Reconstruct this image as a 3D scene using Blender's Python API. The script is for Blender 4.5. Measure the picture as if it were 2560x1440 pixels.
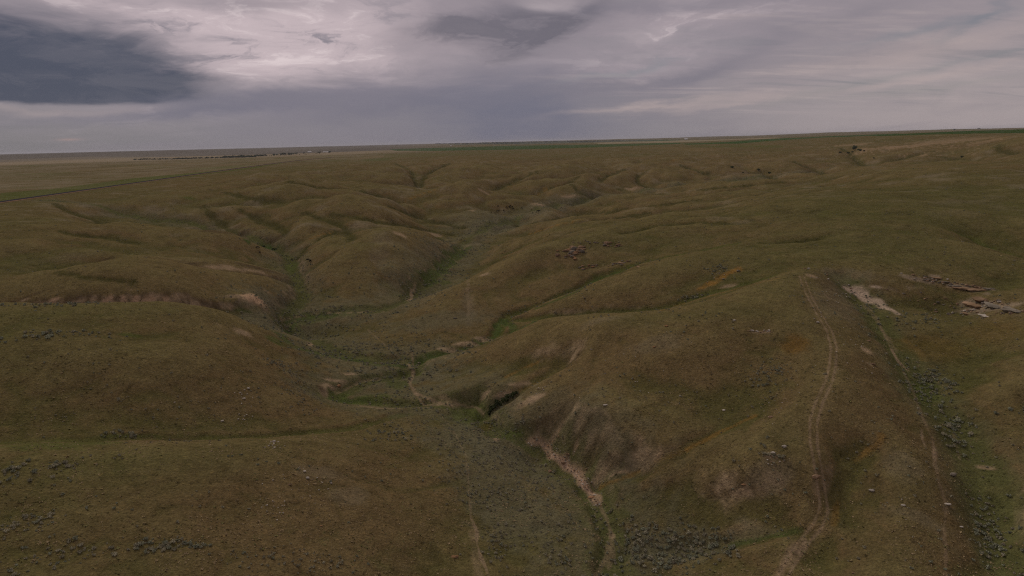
import bpy, math, random
import numpy as np

# ------------------------------------------------------------------ scene, camera
scene = bpy.context.scene
for o in list(bpy.data.objects):
    bpy.data.objects.remove(o)
COL = scene.collection
random.seed(7)
rng = np.random.default_rng(11)

CAM_H, PITCH, ROLL, LENS = 100.0, math.radians(12.15), math.radians(-1.365), 24.0
cam_data = bpy.data.cameras.new('camera')
cam_data.lens = LENS
cam_data.sensor_width = 36.0
cam_data.clip_start = 1.0
cam_data.clip_end = 200000.0
camera = bpy.data.objects.new('camera', cam_data)
COL.objects.link(camera)
camera.location = (0, 0, CAM_H)
from mathutils import Matrix
camera.rotation_euler = (Matrix.Rotation(math.pi / 2 - PITCH, 4, 'X') @ Matrix.Rotation(ROLL, 4, 'Z')).to_euler()
scene.camera = camera

# directions of pixels of the 2560 x 1440 photograph, used to survey the place
FPX = 2560 * LENS / 36.0


def ray(px, py):
    x, y = (px - 1280.0) / FPX, (720.0 - py) / FPX
    c, s = math.cos(ROLL), math.sin(ROLL)
    x, y = c * x - s * y, s * x + c * y
    a = math.pi / 2 - PITCH
    ca, sa = math.cos(a), math.sin(a)
    v = np.array([x, ca * y + sa, sa * y - ca])
    return v / np.linalg.norm(v)


def az_el(px, py):
    v = ray(px, py)
    return math.degrees(math.atan2(v[0], v[1])), math.degrees(math.asin(v[2]))


# ------------------------------------------------------------------ world (overcast sky) and sun
SUN_AZ, SUN_EL = math.radians(-30.0), math.radians(38.0)
SKY_GAIN = 1.0

world = bpy.data.worlds.new('World')
scene.world = world
world.use_nodes = True
WT = world.node_tree
WT.nodes.clear()


class E:
    """a float socket with arithmetic"""
    tree = WT

    def __init__(s, sock):
        s.k = sock

    @staticmethod
    def op(o, *a):
        n = E.tree.nodes.new('ShaderNodeMath')
        n.operation = o
        for i, v in enumerate(a):
            if isinstance(v, E):
                E.tree.links.new(v.k, n.inputs[i])
            else:
                n.inputs[i].default_value = v
        return E(n.outputs[0])

    def __add__(s, o): return E.op('ADD', s, o)
    __radd__ = __add__
    def __sub__(s, o): return E.op('SUBTRACT', s, o)
    def __rsub__(s, o): return E.op('SUBTRACT', o, s)
    def __mul__(s, o): return E.op('MULTIPLY', s, o)
    __rmul__ = __mul__
    def __truediv__(s, o): return E.op('DIVIDE', s, o)


def emap(v, a, b, lo=0.0, hi=1.0, smooth=True):
    n = E.tree.nodes.new('ShaderNodeMapRange')
    n.interpolation_type = 'SMOOTHSTEP' if smooth else 'LINEAR'
    E.tree.links.new(v.k, n.inputs['Value'])
    for k, x in (('From Min', a), ('From Max', b), ('To Min', lo), ('To Max', hi)):
        n.inputs[k].default_value = x
    return E(n.outputs['Result'])


def enoise(x, y, z, scale, detail=4.0, rough=0.5, dist=0.0):
    c = E.tree.nodes.new('ShaderNodeCombineXYZ')
    for i, v in enumerate((x, y, z)):
        if isinstance(v, E):
            E.tree.links.new(v.k, c.inputs[i])
        else:
            c.inputs[i].default_value = v
    n = E.tree.nodes.new('ShaderNodeTexNoise')
    E.tree.links.new(c.outputs[0], n.inputs['Vector'])
    n.inputs['Scale'].default_value = scale
    n.inputs['Detail'].default_value = detail
    n.inputs['Roughness'].default_value = rough
    n.inputs['Distortion'].default_value = dist
    return E(n.outputs[0])


def cmix(fac, a, b, mode='MIX'):
    n = E.tree.nodes.new('ShaderNodeMix')
    n.data_type = 'RGBA'
    n.blend_type = mode
    n.clamp_factor = True
    if isinstance(fac, E):
        E.tree.links.new(fac.k, n.inputs['Factor'])
    else:
        n.inputs['Factor'].default_value = fac
    for i, v in ((6, a), (7, b)):
        if isinstance(v, tuple):
            n.inputs[i].default_value = (*v, 1.0)
        else:
            E.tree.links.new(v, n.inputs[i])
    return n.outputs[2]


def build_sky():
    tc = WT.nodes.new('ShaderNodeTexCoord')
    sep = WT.nodes.new('ShaderNodeSeparateXYZ')
    WT.links.new(tc.outputs['Generated'], sep.inputs[0])
    x, y, z = (E(sep.outputs[i]) for i in range(3))
    deg = 57.29578
    az = E.op('ARCTAN2', x, y) * deg
    el = E.op('ARCSINE', z) * deg
    # cloud layer coordinates: the layer seen in perspective, compressed towards the horizon
    zz = E.op('MAXIMUM', z, 0.0) + 0.085
    u, v = x / zz, y / zz
    n_big = enoise(u, v * 0.6, 1.7, 0.42, 5, 0.55, 0.4)
    n_mid = enoise(u, v * 0.75, 4.1, 1.2, 7, 0.58, 0.6)
    n_fine = enoise(u * 0.6 + v * 0.12, v, 9.3, 3.4, 6, 0.62, 0.3)
    n_pf = enoise(az * 0.10, el * 0.30, 3.0, 1.0, 6, 0.6, 0.5)
    wa = (n_pf - 0.5) * 7.0 + (n_mid - 0.5) * 3.0
    we = (enoise(az * 0.09, el * 0.30, 7.7, 1.0, 5, 0.6, 0.4) - 0.5) * 3.2 + (n_mid - 0.5) * 1.0
    azw, elw = az + wa, el + we

    def blob(px, py, sx, sy, rot=0.0, a=azw, e=elw, pw=1.0):
        ca, ce = az_el(px, py)
        sx, sy = sx / 29.8, sy / 29.8
        dx, dy = a - ca, e - ce
        r = math.radians(rot)
        if abs(rot) > 0.01:
            dx, dy = dx * math.cos(r) + dy * math.sin(r), dy * math.cos(r) - dx * math.sin(r)
        dx, dy = dx / sx, dy / sy
        return E.op('EXPONENT', (dx * dx + dy * dy) * -pw)

    # ---- base overcast
    low, mid, high = (0.232, 0.215, 0.240), (0.305, 0.262, 0.292), (0.345, 0.300, 0.325)
    c = cmix(emap(el, 0.0, 7.0), low, mid)
    c = cmix(emap(el, 6.0, 30.0), c, high)
    # right part near the horizon is paler and greyer, the left greyer-blue
    c = cmix(emap(az, 2.0, 34.0) * emap(el, 14.0, 0.5) * 0.9, c, (0.385, 0.328, 0.330))
    c = cmix(emap(az, -14.0, -36.0) * emap(el, 5.5, 0.5) * 0.8, c, (0.170, 0.166, 0.176))
    # soft broad variation and streaks
    c = cmix(emap(n_big, 0.42, 0.70) * 0.40, c, (0.205, 0.185, 0.222))
    st = enoise(u * 0.33 + v * 0.10, v - u * 0.16, 2.2, 2.1, 6, 0.58, 0.5)
    c = cmix(emap(st, 0.52, 0.70) * emap(az, -6.0, 10.0) * emap(el, 0.6, 3.0) * 0.60, c, (0.440, 0.365, 0.362))
    c = cmix(emap(st, 0.47, 0.34) * emap(az, 2.0, 14.0) * emap(el, 0.8, 3.5) * 0.50, c, (0.200, 0.200, 0.222))
    # ---- bright, broken area
    br = blob(640, 95, 470, 120, 8) * 1.0 + blob(700, 110, 200, 50, 5) * .4 + blob(1010, 150, 200, 60) * 0.5 + blob(330, 20, 260, 70, -12) * 0.5
    br = br + blob(1740, 60, 260, 60, 12) * 0.33 + blob(1660, 130, 170, 50, 10) * 0.35
    c = cmix(br * emap(n_mid, 0.30, 0.62, 0.45, 1.0), c, (0.560, 0.462, 0.484))
    n_t = enoise(az * .20 + n_pf * 2.0, el * .60, 5.5, 1.0, 8, 0.62, 0.6)
    tex = emap(n_t, 0.50, 0.68) * emap(n_mid, 0.36, 0.56)
    c = cmix(tex * br * 0.75, c, (0.285, 0.250, 0.285))
    c = cmix(emap(n_t, 0.47, 0.33) * br * 0.75, c, (0.72, 0.61, 0.62))
    # ---- dark masses
    ad, ed = az + wa * .45, el + we * .45
    dk = blob(40, 160, 400, 105, -9, ad, ed) * 1.0 + blob(-150, 190, 460, 120, 0, ad, ed) * 0.7 + blob(400, 175, 260, 55, -10) * 0.45
    dk = dk + blob(180, 225, 330, 40, 2, ad, ed) * 0.5
    n_d = enoise(az * .16, el * .55, 8.8, 1.0, 7, 0.6, 0.5)
    dk = dk * emap(az + wa * .5, az_el(760, 180)[0], az_el(330, 180)[0])
    dk = dk * emap(n_d, .34, .62, 1.2, .80)
    dk = dk * emap(el + we * 0.22, az_el(100, 275)[1] + 0.05, az_el(100, 250)[1] + 0.25)
    c = cmix(emap(dk, 0.0, 1.35) * 1.0, c, (0.074, 0.081, 0.116))
    band = blob(640, 255, 420, 26, 4) * 0.7 + blob(1000, 275, 420, 36, 6) * 0.6 + blob(480, 290, 240, 14, 3) * 0.35
    c = cmix(E.op('MINIMUM', band, 0.85), c, (0.150, 0.146, 0.197))
    rain = blob(1300, 290, 210, 85, 0) * 0.95 + blob(1200, 350, 420, 40, 3) * 0.25
    c = cmix(E.op('MINIMUM', rain, 0.85), c, (0.150, 0.150, 0.205))
    pat = blob(1210, 70, 200, 44, 6) * 1.05 + blob(1330, 100, 110, 34, 22) * 0.85 + blob(1420, 60, 110, 26, 30) * 0.5 + blob(620, 10, 150, 16) * 0.35
    pat = pat * emap(n_mid, 0.26, 0.55, 0.55, 1.05) * emap(n_t, .62, .36, .55, 1.1)
    c = cmix(E.op('MINIMUM', pat, 0.86), c, (0.140, 0.129, 0.158))
    c = cmix(blob(1370, 22, 62, 16, 4) * 0.8, c, (0.47, 0.40, 0.42))
    # right hand long bands, rising to the right
    b2 = blob(1560, 205, 260, 15, 4) * 0.7 + blob(1800, 160, 230, 20, 15) * 0.45 + blob(2080, 50, 420, 34, 6) * 0.30 + blob(1720, 8, 420, 14, 1) * 0.5
    c = cmix(E.op('MINIMUM', b2, 0.8), c, (0.205, 0.188, 0.226))
    # thin gaps with blue behind
    gap = blob(2330, 72, 150, 9, 9) * 0.32 + blob(2500, 33, 90, 9, 26) * 0.28 + blob(2320, 175, 300, 10, 10) * 0.2 + blob(2330, 228, 200, 9, 3) * 0.15 + blob(1560, 170, 120, 8, 8) * 0.25
    # lit pinkish streaks
    pk = blob(1640, 262, 200, 9, 4) * 0.6 + blob(1860, 252, 170, 8, 5) * 0.45 + blob(2300, 120, 240, 20, 8) * 0.5 + blob(2300, 205, 220, 8, 6) * 0.4 + blob(100, 278, 150, 9, 2) * 0.3
    c = cmix(E.op('MINIMUM', pk, 0.7), c, (0.455, 0.365, 0.352))
    pk2 = blob(173, 349, 20, 2.6, 0, az, el)
    c = cmix(pk2 * 0.5, c, (0.40, 0.27, 0.25))
    c = cmix(emap(n_t, 0.45, 0.66, 0.0, 0.20), c, (0.235, 0.215, 0.240))
    # below the horizon: the ground's bounce, never seen
    bg = WT.nodes.new('ShaderNodeBackground')
    sky = WT.nodes.new('ShaderNodeTexSky')
    sky.sky_type = 'NISHITA'
    sky.sun_disc = False
    sky.sun_elevation = SUN_EL
    sky.sun_rotation = SUN_AZ
    sky.altitude = 900
    sk = WT.nodes.new('ShaderNodeVectorMath')
    sk.operation = 'SCALE'
    WT.links.new(sky.outputs[0], sk.inputs[0])
    sk.inputs['Scale'].default_value = 0.032
    cover = E.op('MINIMUM', gap, 0.75) + 0.04
    c = cmix(cover, c, sk.outputs[0])
    WT.links.new(c, bg.inputs['Color'])
    bg.inputs['Strength'].default_value = SKY_GAIN
    out = WT.nodes.new('ShaderNodeOutputWorld')
    WT.links.new(bg.outputs[0], out.inputs['Surface'])


build_sky()
sun_data = bpy.data.lights.new('sun', 'SUN')
sun_data.energy = 1.25
sun_data.angle = math.radians(16)
sun_data.color = (1.0, 0.93, 0.84)
sun = bpy.data.objects.new('sun', sun_data)
COL.objects.link(sun)
from mathutils import Vector
_sd = Vector((math.sin(SUN_AZ) * math.cos(SUN_EL), math.cos(SUN_AZ) * math.cos(SUN_EL), math.sin(SUN_EL)))
sun.rotation_euler = _sd.to_track_quat('Z', 'Y').to_euler()
sun.location = (-200, 300, 600)

scene.view_settings.view_transform = 'Standard'
scene.view_settings.look = 'None'
scene.view_settings.exposure = 0.0
scene.view_settings.gamma = 1.0
scene.cycles.use_denoising = False
scene.cycles.filter_width = 1.15
scene.cycles.max_bounces = 4
scene.cycles.diffuse_bounces = 2
scene.cycles.glossy_bounces = 1
scene.cycles.transmission_bounces = 1
scene.cycles.volume_bounces = 0
scene.cycles.transparent_max_bounces = 4

# ------------------------------------------------------------------ noise helpers (numpy)
_perm = np.random.default_rng(5).permutation(4096).astype(np.int32)
_ang = np.random.default_rng(6).uniform(0, 2 * np.pi, 4096)
_gx, _gy = np.cos(_ang), np.sin(_ang)


def perlin(x, y, seed=0):
    xi, yi = np.floor(x).astype(np.int64), np.floor(y).astype(np.int64)
    xf, yf = x - xi, y - yi

    def g(ix, iy, fx, fy):
        h = _perm[(_perm[(ix + seed * 131) & 4095] + iy) & 4095]
        return _gx[h] * fx + _gy[h] * fy
    u = xf * xf * xf * (xf * (xf * 6 - 15) + 10)
    v = yf * yf * yf * (yf * (yf * 6 - 15) + 10)
    a = g(xi, yi, xf, yf)
    b = g(xi + 1, yi, xf - 1, yf)
    c = g(xi, yi + 1, xf, yf - 1)
    d = g(xi + 1, yi + 1, xf - 1, yf - 1)
    return (a + u * (b - a)) * (1 - v) + (c + u * (d - c)) * v


def fbm(x, y, wl, octv=4, seed=0, gain=0.5):
    s, a, t = 0.0, 1.0, 0.0
    for i in range(octv):
        s = s + a * perlin(x / wl, y / wl, seed + i * 7)
        t += a
        a *= gain
        wl /= 2.03
    return s / t * 1.5


def sstep(a, b, x):
    t = np.clip((x - a) / (b - a), 0, 1)
    return t * t * (3 - 2 * t)


# ------------------------------------------------------------------ terrain survey: (px, py, z) on ridges and valley lines
def plane_hit(px, py, z):
    v = ray(px, py)
    t = (z - CAM_H) / v[2]
    return v[0] * t, v[1] * t


# gullies and valley floors: name, points, carve depth, inner half width, outer half width
VALLEYS = {
    'creek_low': ([(1525, 1440, -5), (1530, 1340, -4.4), (1500, 1260, -3.6), (1455, 1195, -3), (1395, 1135, -2.6), (1330, 1103, -2.2), (1240, 1085, -1.9), (1205, 1045, -1.6),
                   (1185, 1016, -1.4), (1080, 1016, -1.2), (1000, 1020, -1), (900, 1012, -0.8), (830, 1000, -0.5), (870, 975, -.2), (950, 950, 0), (1030, 936, .2)], 1.6, 2.0, 5.5),
    'creek_up': ([(1030, 936, .2), (1040, 905, .6), (960, 905, 1), (860, 895, 1.2), (780, 852, 1.6), (705, 822, 2), (740, 796, 2.4), (850, 781, 3), (960, 775, 3.2), (1020, 756, 3.6),
                  (1030, 722, 4.2), (1080, 702, 4.6), (1110, 660, 5.4), (1150, 630, 6), (1165, 602, 7), (1210, 575, 8), (1300, 542, 9.5), (1400, 512, 12), (1500, 491, 16), (1640, 476, 21), (1800, 452, 28), (2000, 430, 35), (2150, 412, 41)], 1.4, 2.5, 7),
    'v2': ([(705, 800, 3.5), (760, 748, 5), (742, 700, 6.2), (722, 652, 8), (690, 621, 10), (640, 606, 12), (580, 587, 14.5), (480, 562, 19), (270, 537, 28), (100, 522, 34)], 2.5, 2.5, 9),
    'v3': ([(738, 708, 6.4), (700, 706, 8), (600, 708, 12.5), (500, 700, 16.5), (420, 692, 20.5), (300, 672, 27), (150, 648, 33)], 2.4, 1.5, 7),
    'v4': ([(700, 812, 3), (680, 784, 10.5), (600, 782, 16), (500, 786, 18.8), (400, 789, 20.5), (250, 791, 22.5), (100, 793, 24), (-150, 797, 26.5)], 3.0, 3, 9),
    'v5': ([(1010, 1040, 0.5), (880, 1072, 4), (700, 1091, 9), (560, 1096, 12), (430, 1099, 15), (300, 1103, 18), (150, 1110, 21), (-100, 1125, 25)], 1.0, .8, 5),
    'v6': ([(1050, 905, .8), (1110, 888, 1.6), (1180, 868, 2.6), (1235, 845, 4), (1256, 806, 6), (1275, 788, 7), (1335, 772, 9), (1430, 734, 14), (1500, 697, 19), (1600, 665, 25.5), (1700, 641, 31.5), (1850, 614, 36)], 2.0, 1.2, 6),
    'v7': ([(1275, 800, 7), (1640, 779, 18), (1700, 762, 21), (1760, 742, 24), (1860, 717, 29), (1960, 690, 35)], 1.6, 1.0, 6),
    'v8': ([(1212, 1036, -1), (1240, 1022, .6), (1275, 1000, 3), (1310, 978, 5.6), (1370, 944, 9.5), (1430, 905, 14)], 2.6, 0.8, 6),
    'v8b': ([(1150, 1005, .2), (1205, 985, 2.6), (1270, 942, 6.6), (1345, 906, 11)], 1.2, .6, 5),
    'v9': ([(1500, 1212, -2.8), (1560, 1192, 1), (1620, 1172, 5), (1700, 1130, 10), (1800, 1082, 13.5), (1885, 1042, 16.5)], 1.2, .5, 5),
    'v10': ([(1560, 1385, -4.4), (1660, 1382, -3.8), (1760, 1376, -2.6), (1860, 1357, 1), (1985, 1331, 4.8), (2020, 1300, 7)], 1.0, .8, 5),
    'v12': ([(2030, 1400, 2.6), (2085, 1290, 7.4), (2085, 1220, 10.5), (2140, 1150, 13.5), (2210, 1085, 17.5)], 1.0, .8, 6),
    'v11': ([(2105, 702, 34), (2140, 742, 29), (2200, 812, 25.5), (2260, 902, 21.8), (2305, 982, 18.2), (2385, 1082, 13.8), (2445, 1165, 10.4), (2490, 1285, 6), (2535, 1440, 3)], 1.2, 2.0, 9),
    'v13': ([(2600, 672, 31), (2500, 632, 34), (2430, 598, 38), (2380, 585, 41)], 2.2, 1, 8),
}
# ridges, crests and spots
RIDGES = [
    # front left hill
    [(-150, 1150, 31), (0, 1128, 27.5), (200, 1114, 24), (430, 1109, 20.5), (600, 1104, 16.5), (700, 1101, 14), (850, 1108, 9), (960, 1140, 5), (1080, 1210, 1.5), (1170, 1300, -.6)],
    [(-100, 1440, 24), (200, 1440, 21), (450, 1440, 16.5), (700, 1440, 11), (900, 1440, 5.5), (1100, 1440, -.5), (1300, 1440, -3.4)],
    [(0, 1270, 26), (300, 1270, 22), (550, 1260, 17), (750, 1250, 12.5), (900, 1260, 8), (1050, 1330, 2.5)],
    [(1150, 1180, -.4), (1250, 1200, -1), (1350, 1250, -2), (1420, 1340, -3), (1300, 1330, -2.4), (1100, 1090, 0), (1230, 1120, -1)],
    [(1440, 1440, -4)],
    # slopes above v5, mid left hill and its crest
    [(0, 1040, 26), (250, 1020, 23), (500, 1000, 18.5), (700, 1000, 11.5), (800, 1030, 6)],
    [(0, 880, 36), (200, 880, 34.5), (420, 880, 30), (600, 900, 20), (740, 940, 9), (790, 985, 3.5)],
    [(-200, 762, 41), (0, 764, 38), (150, 764, 37), (300, 763, 35.5), (440, 761, 33), (510, 770, 30.5), (600, 800, 24.5), (690, 846, 14.5), (790, 893, 6), (870, 920, 2.5), (900, 950, 1.5)],
    [(350, 838, 32), (450, 836, 30), (540, 840, 27), (620, 858, 20)],
    # bank above v4 and spur RL1
    [(-150, 735, 33.5), (100, 741, 32), (300, 739, 30.5), (450, 739, 28), (560, 732, 24), (650, 731, 18.5), (730, 752, 9)],
    [(-200, 590, 45), (0, 600, 41.5), (118, 608, 39.5), (235, 624, 36), (380, 656, 32.5), (504, 674, 28.3), (615, 690, 23), (690, 698, 16.5), (728, 716, 10)],
    # bank above v3
    [(705, 688, 11), (600, 677, 18.5), (500, 665, 23.5), (420, 655, 27.5), (300, 635, 32.5), (150, 612, 37.5)],
    # spur RL2
    [(-150, 535, 46), (134, 545, 42), (235, 551, 39.5), (380, 562, 35.5), (470, 575, 31), (605, 601, 23), (640, 614, 19.5), (690, 634, 14), (724, 650, 10)],
    # central hill between v2 and the creek
    [(745, 668, 11), (765, 640, 16), (800, 615, 22), (860, 592, 29), (930, 586, 32), (1010, 590, 29), (1080, 596, 21), (1120, 606, 13)],
    [(775, 690, 12), (850, 690, 14.5), (930, 640, 23.5), (960, 700, 12), (860, 750, 6), (1000, 680, 15), (1040, 650, 17), (900, 660, 20)],
    # rocky hill R9
    [(1000, 790, 4.5), (1060, 750, 8), (1110, 728, 11.5), (1210, 687, 18.5), (1300, 642, 27), (1400, 607, 33), (1500, 586, 36.5), (1600, 570, 39.5), (1700, 556, 42), (1850, 532, 46), (2000, 505, 50.5)],
    [(1150, 790, 8.5), (1200, 840, 5), (1100, 850, 3.5), (1000, 860, 2.5), (1180, 720, 14.5), (1350, 700, 17), (1450, 640, 28), (1600, 620, 31.5), (1250, 740, 12), (1750, 600, 36)],
    # R8
    [(1310, 790, 8.5), (1400, 750, 17), (1500, 706, 24.5), (1600, 674, 30.5), (1700, 653, 34.5), (1860, 630, 38), (2000, 612, 41)],
    [(1500, 760, 18), (1620, 730, 24), (1750, 700, 29), (1860, 665, 35)],
    # central right hill, crest and face
    [(1270, 840, 7), (1340, 806, 17), (1420, 794, 22), (1500, 788, 25), (1650, 779, 30), (1780, 762, 33), (1860, 738, 35), (1960, 694, 37.5), (2020, 680, 39)],
    [(1150, 905, 4), (1200, 930, 5), (1300, 880, 12.5), (1450, 870, 20), (1600, 880, 24), (1750, 880, 26), (1900, 870, 27.5), (2000, 820, 32)],
    [(1400, 960, 12.5), (1500, 960, 16), (1650, 980, 17.5), (1800, 1000, 17), (1950, 980, 21)],
    [(1330, 1030, 5), (1420, 1060, 6.5), (1500, 1130, 4.5), (1550, 1160, 5), (1650, 1080, 13)],
    [(1390, 1105, -.6), (1470, 1165, -.8)],
    # tracked spur
    [(2010, 692, 37.5), (2060, 800, 32.5), (2085, 870, 29), (2060, 960, 25), (2035, 1050, 20.5), (2045, 1180, 14), (2060, 1280, 8.8), (1990, 1380, 4), (1950, 1440, 2)],
    [(1900, 1120, 16.5), (1850, 1180, 11.5), (1720, 1230, 3.8), (1620, 1260, -.4), (1800, 1310, 1.2), (1930, 1270, 6.5)],
    [(1650, 1430, -4), (1800, 1430, -1.8)],
    [(2230, 1010, 19.6), (2260, 1120, 16), (2250, 1250, 11), (2220, 1360, 7.5), (2200, 1440, 5.5)],
    [(2350, 1200, 11.2), (2400, 1320, 7), (2420, 1440, 4.4)],
    # right slopes
    [(2160, 700, 35), (2250, 690, 36.5), (2330, 690, 36.5), (2400, 705, 35.5), (2480, 725, 33.5)],
    [(2050, 640, 40), (2200, 620, 42), (2350, 600, 43.5), (2430, 608, 43), (2500, 636, 41), (2580, 664, 39)],
    [(2250, 790, 27.5), (2350, 800, 26.5), (2380, 860, 23.5)],
    [(2410, 765, 28), (2450, 742, 32), (2500, 728, 34), (2580, 716, 37)],
    [(2480, 900, 23), (2560, 860, 28), (2440, 960, 20.5), (2560, 960, 25)],
    [(2450, 1060, 15.5), (2500, 1042, 18), (2580, 1022, 21)],
    [(2520, 1130, 14), (2600, 1200, 14), (2600, 1340, 10), (2560, 1300, 8.5), (2650, 1440, 7.5)],
    [(2100, 560, 46), (2300, 520, 50), (2560, 560, 46), (2560, 480, 54), (2300, 440, 57), (2560, 400, 62), (2700, 440, 60), (2700, 560, 48)],
    # left far slopes and plain
    [(0, 520, 43), (-250, 520, 46), (300, 510, 38), (500, 530, 30), (600, 560, 22.5), (760, 600, 20), (850, 560, 27), (700, 530, 30), (560, 500, 38), (900, 520, 35), (800, 490, 40)],
    [(0, 495, 44), (300, 460, 45), (600, 425, 46), (-300, 520, 44)],
    [(0, 450, 43), (300, 425, 43), (600, 410, 44), (-300, 470, 42)],
    [(0, 418, 40), (300, 406, 39), (600, 396, 40), (-300, 425, 40)],
    # middle far
    [(1200, 562, 9.5), (1300, 555, 11), (1050, 565, 14), (1130, 575, 10)],
    [(1010, 502, 26), (1070, 476, 35), (1150, 473, 36), (1300, 481, 31), (1380, 502, 19)],
    [(1100, 520, 20), (1250, 525, 14), (1350, 520, 14)],
    [(1340, 492, 19), (1390, 464, 31), (1440, 470, 29), (1490, 490, 19)],
    [(1240, 468, 27), (1300, 441, 38), (1380, 446, 37), (1470, 470, 24)],
    [(1500, 455, 31), (1550, 440, 37), (1620, 452, 30), (1700, 432, 38), (1800, 428, 37.5), (1690, 462, 26)],
    [(1600, 520, 22), (1500, 535, 24), (1400, 560, 26), (1700, 500, 28), (1900, 470, 36), (1300, 590, 20)],
    [(1600, 412, 43), (1700, 414, 41), (1850, 420, 39), (2000, 400, 46), (2150, 395, 50), (2350, 385, 58), (2560, 380, 66)],
    [(950, 470, 40), (1000, 440, 43), (1100, 420, 45), (1300, 415, 45), (1500, 410, 45)],
    [(700, 440, 46), (900, 425, 47), (1100, 400, 48.5), (1300, 395, 49.5), (1500, 390, 51), (1750, 380, 55), (1950, 372, 60), (2150, 365, 66), (2350, 358, 74), (2560, 350, 82)],
    [(900, 400, 47), (1100, 385, 49), (1300, 378, 50.5), (1500, 372, 54), (1700, 364, 62), (1950, 352, 74), (2150, 343, 84), (2350, 336, 90), (2560, 333, 88.5)],
]
# far ground given by (azimuth px at the eye line, distance, z)
FAR = []
for px in range(-400, 2961, 280):
    t = (px - 1280) / FPX
    for d, zs in ((3000, (42, 52, 97)), (4600, (36, 52, 92)), (6500, (34, 54, 93)), (9000, (70, 50, 93)), (11000, (77, 48, 100)), (16000, (70, 62, 118)), (26000, (60, 70, 90)), (45000, (40, 40, 40))):
        k = np.interp(px, [-400, 700, 1350, 1800, 2300, 2960], [0, 0, 1, 1.25, 2, 2.05])
        z = np.interp(k, [0, 1, 2, 3], [zs[0], zs[1], zs[2], zs[2]])
        if d == 16000 and 1850 < px < 2300:
            z = 121
        FAR.append((d * t / math.hypot(1, t), d / math.hypot(1, t), z))
NEARPTS = [(120 * math.sin(math.radians(a)), 120 * math.cos(math.radians(a)), z) for a, z in ((-55, 26), (-40, 20), (-20, 6), (0, -2), (20, -1), (40, 2), (55, 5))]
NEARPTS += [(70 * math.sin(math.radians(a)), 70 * math.cos(math.radians(a)), z) for a, z in ((-55, 26), (-25, 8), (0, -2), (25, 0), (55, 5))]
NEARPTS += [(35 * math.sin(math.radians(a)), 35 * math.cos(math.radians(a)), z) for a, z in ((-55, 20), (0, 4), (55, 6))]


def lp(x, y):
    return np.log(np.hypot(x, y)), np.arctan2(x, y)


def dens(pts, step=0.045):
    """world points along a surveyed line, not farther apart than step in log-polar terms"""
    w = [(*plane_hit(*p), p[2]) for p in pts]
    out = [w[0]]
    for a, b in zip(w[:-1], w[1:]):
        la, lb = lp(a[0], a[1]), lp(b[0], b[1])
        n = max(1, int(math.hypot(la[0] - lb[0], la[1] - lb[1]) / step))
        for i in range(1, n + 1):
            t = i / n
            out.append(tuple(a[k] + (b[k] - a[k]) * t for k in range(3)))
    return out


ctrl = []
VLINES = {}
for k, (pts, dep, wi, wo) in VALLEYS.items():
    w = dens(pts)
    VLINES[k] = np.array(w)
    ctrl += [(x, y, z + dep * 0.6) for x, y, z in w]
for r in RIDGES:
    ctrl += dens(r)
ctrl += FAR + NEARPTS
ctrl = np.array(ctrl)
CU, CV = lp(ctrl[:, 0], ctrl[:, 1])
CZ = ctrl[:, 2]
N = len(CZ)


def kern(r2):
    return -np.sqrt(r2 + 0.038 ** 2)


_A = np.zeros((N + 3, N + 3))
_A[:N, :N] = kern((CU[:, None] - CU[None]) ** 2 + (CV[:, None] - CV[None]) ** 2) + 4e-4 * np.eye(N)
_A[:N, N] = 1
_A[:N, N + 1] = CU
_A[:N, N + 2] = CV
_A[N:, :N] = _A[:N, N:].T
_W = np.linalg.solve(_A, np.concatenate([CZ, np.zeros(3)]))


def tps(u, v):
    out = np.empty(u.shape)
    fu, fv, fo = u.ravel(), v.ravel(), out.ravel()
    for i in range(0, fu.size, 20000):
        a, b = fu[i:i + 20000], fv[i:i + 20000]
        fo[i:i + 20000] = kern((a[:, None] - CU) ** 2 + (b[:, None] - CV) ** 2) @ _W[:N] + _W[N] + _W[N + 1] * a + _W[N + 2] * b
    return fo.reshape(u.shape)


# ------------------------------------------------------------------ terrain grid (rings round the drone's ground point, finer where seen)
def rows_of():
    d, out = 30.0, []
    while d < 60000:
        out.append(d)
        rel = np.interp(math.log(d), [math.log(v) for v in (30, 95, 110, 400, 700, 1500, 3000, 12000, 60000)], [.06, .03, .0042, .0042, .006, .008, .012, .03, .08])
        d *= 1 + rel
    return np.array(out)


RD = rows_of()
_core = np.radians(np.linspace(-46, 46, 1130))
_side = np.radians(np.concatenate([46 + np.cumsum(np.linspace(.15, 4.2, 62))]))
_side = _side[_side < math.radians(178)]
RA = np.concatenate([-_side[::-1], _core, _side])
LD = np.log(RD)
GX = RD[:, None] * np.sin(RA)[None]
GY = RD[:, None] * np.cos(RA)[None]
NR, NC = GX.shape


def window(pts, pad):
    """rows and columns of the ground grid round some points"""
    x, y = pts[:, 0], pts[:, 1]
    d, a = np.hypot(x, y), np.arctan2(x, y)
    lo, hi = max(d.min() - pad, 1.0), d.max() + pad
    i0, i1 = max(int(np.searchsorted(RD, lo)) - 1, 0), min(int(np.searchsorted(RD, hi)) + 1, NR)
    pa = math.asin(min(1.0, pad / max(d.min(), pad))) + .01
    j0, j1 = max(int(np.searchsorted(RA, a.min() - pa)) - 1, 0), min(int(np.searchsorted(RA, a.max() + pa)) + 1, NC)
    return slice(i0, max(i1, i0 + 1)), slice(j0, max(j1, j0 + 1))


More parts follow.
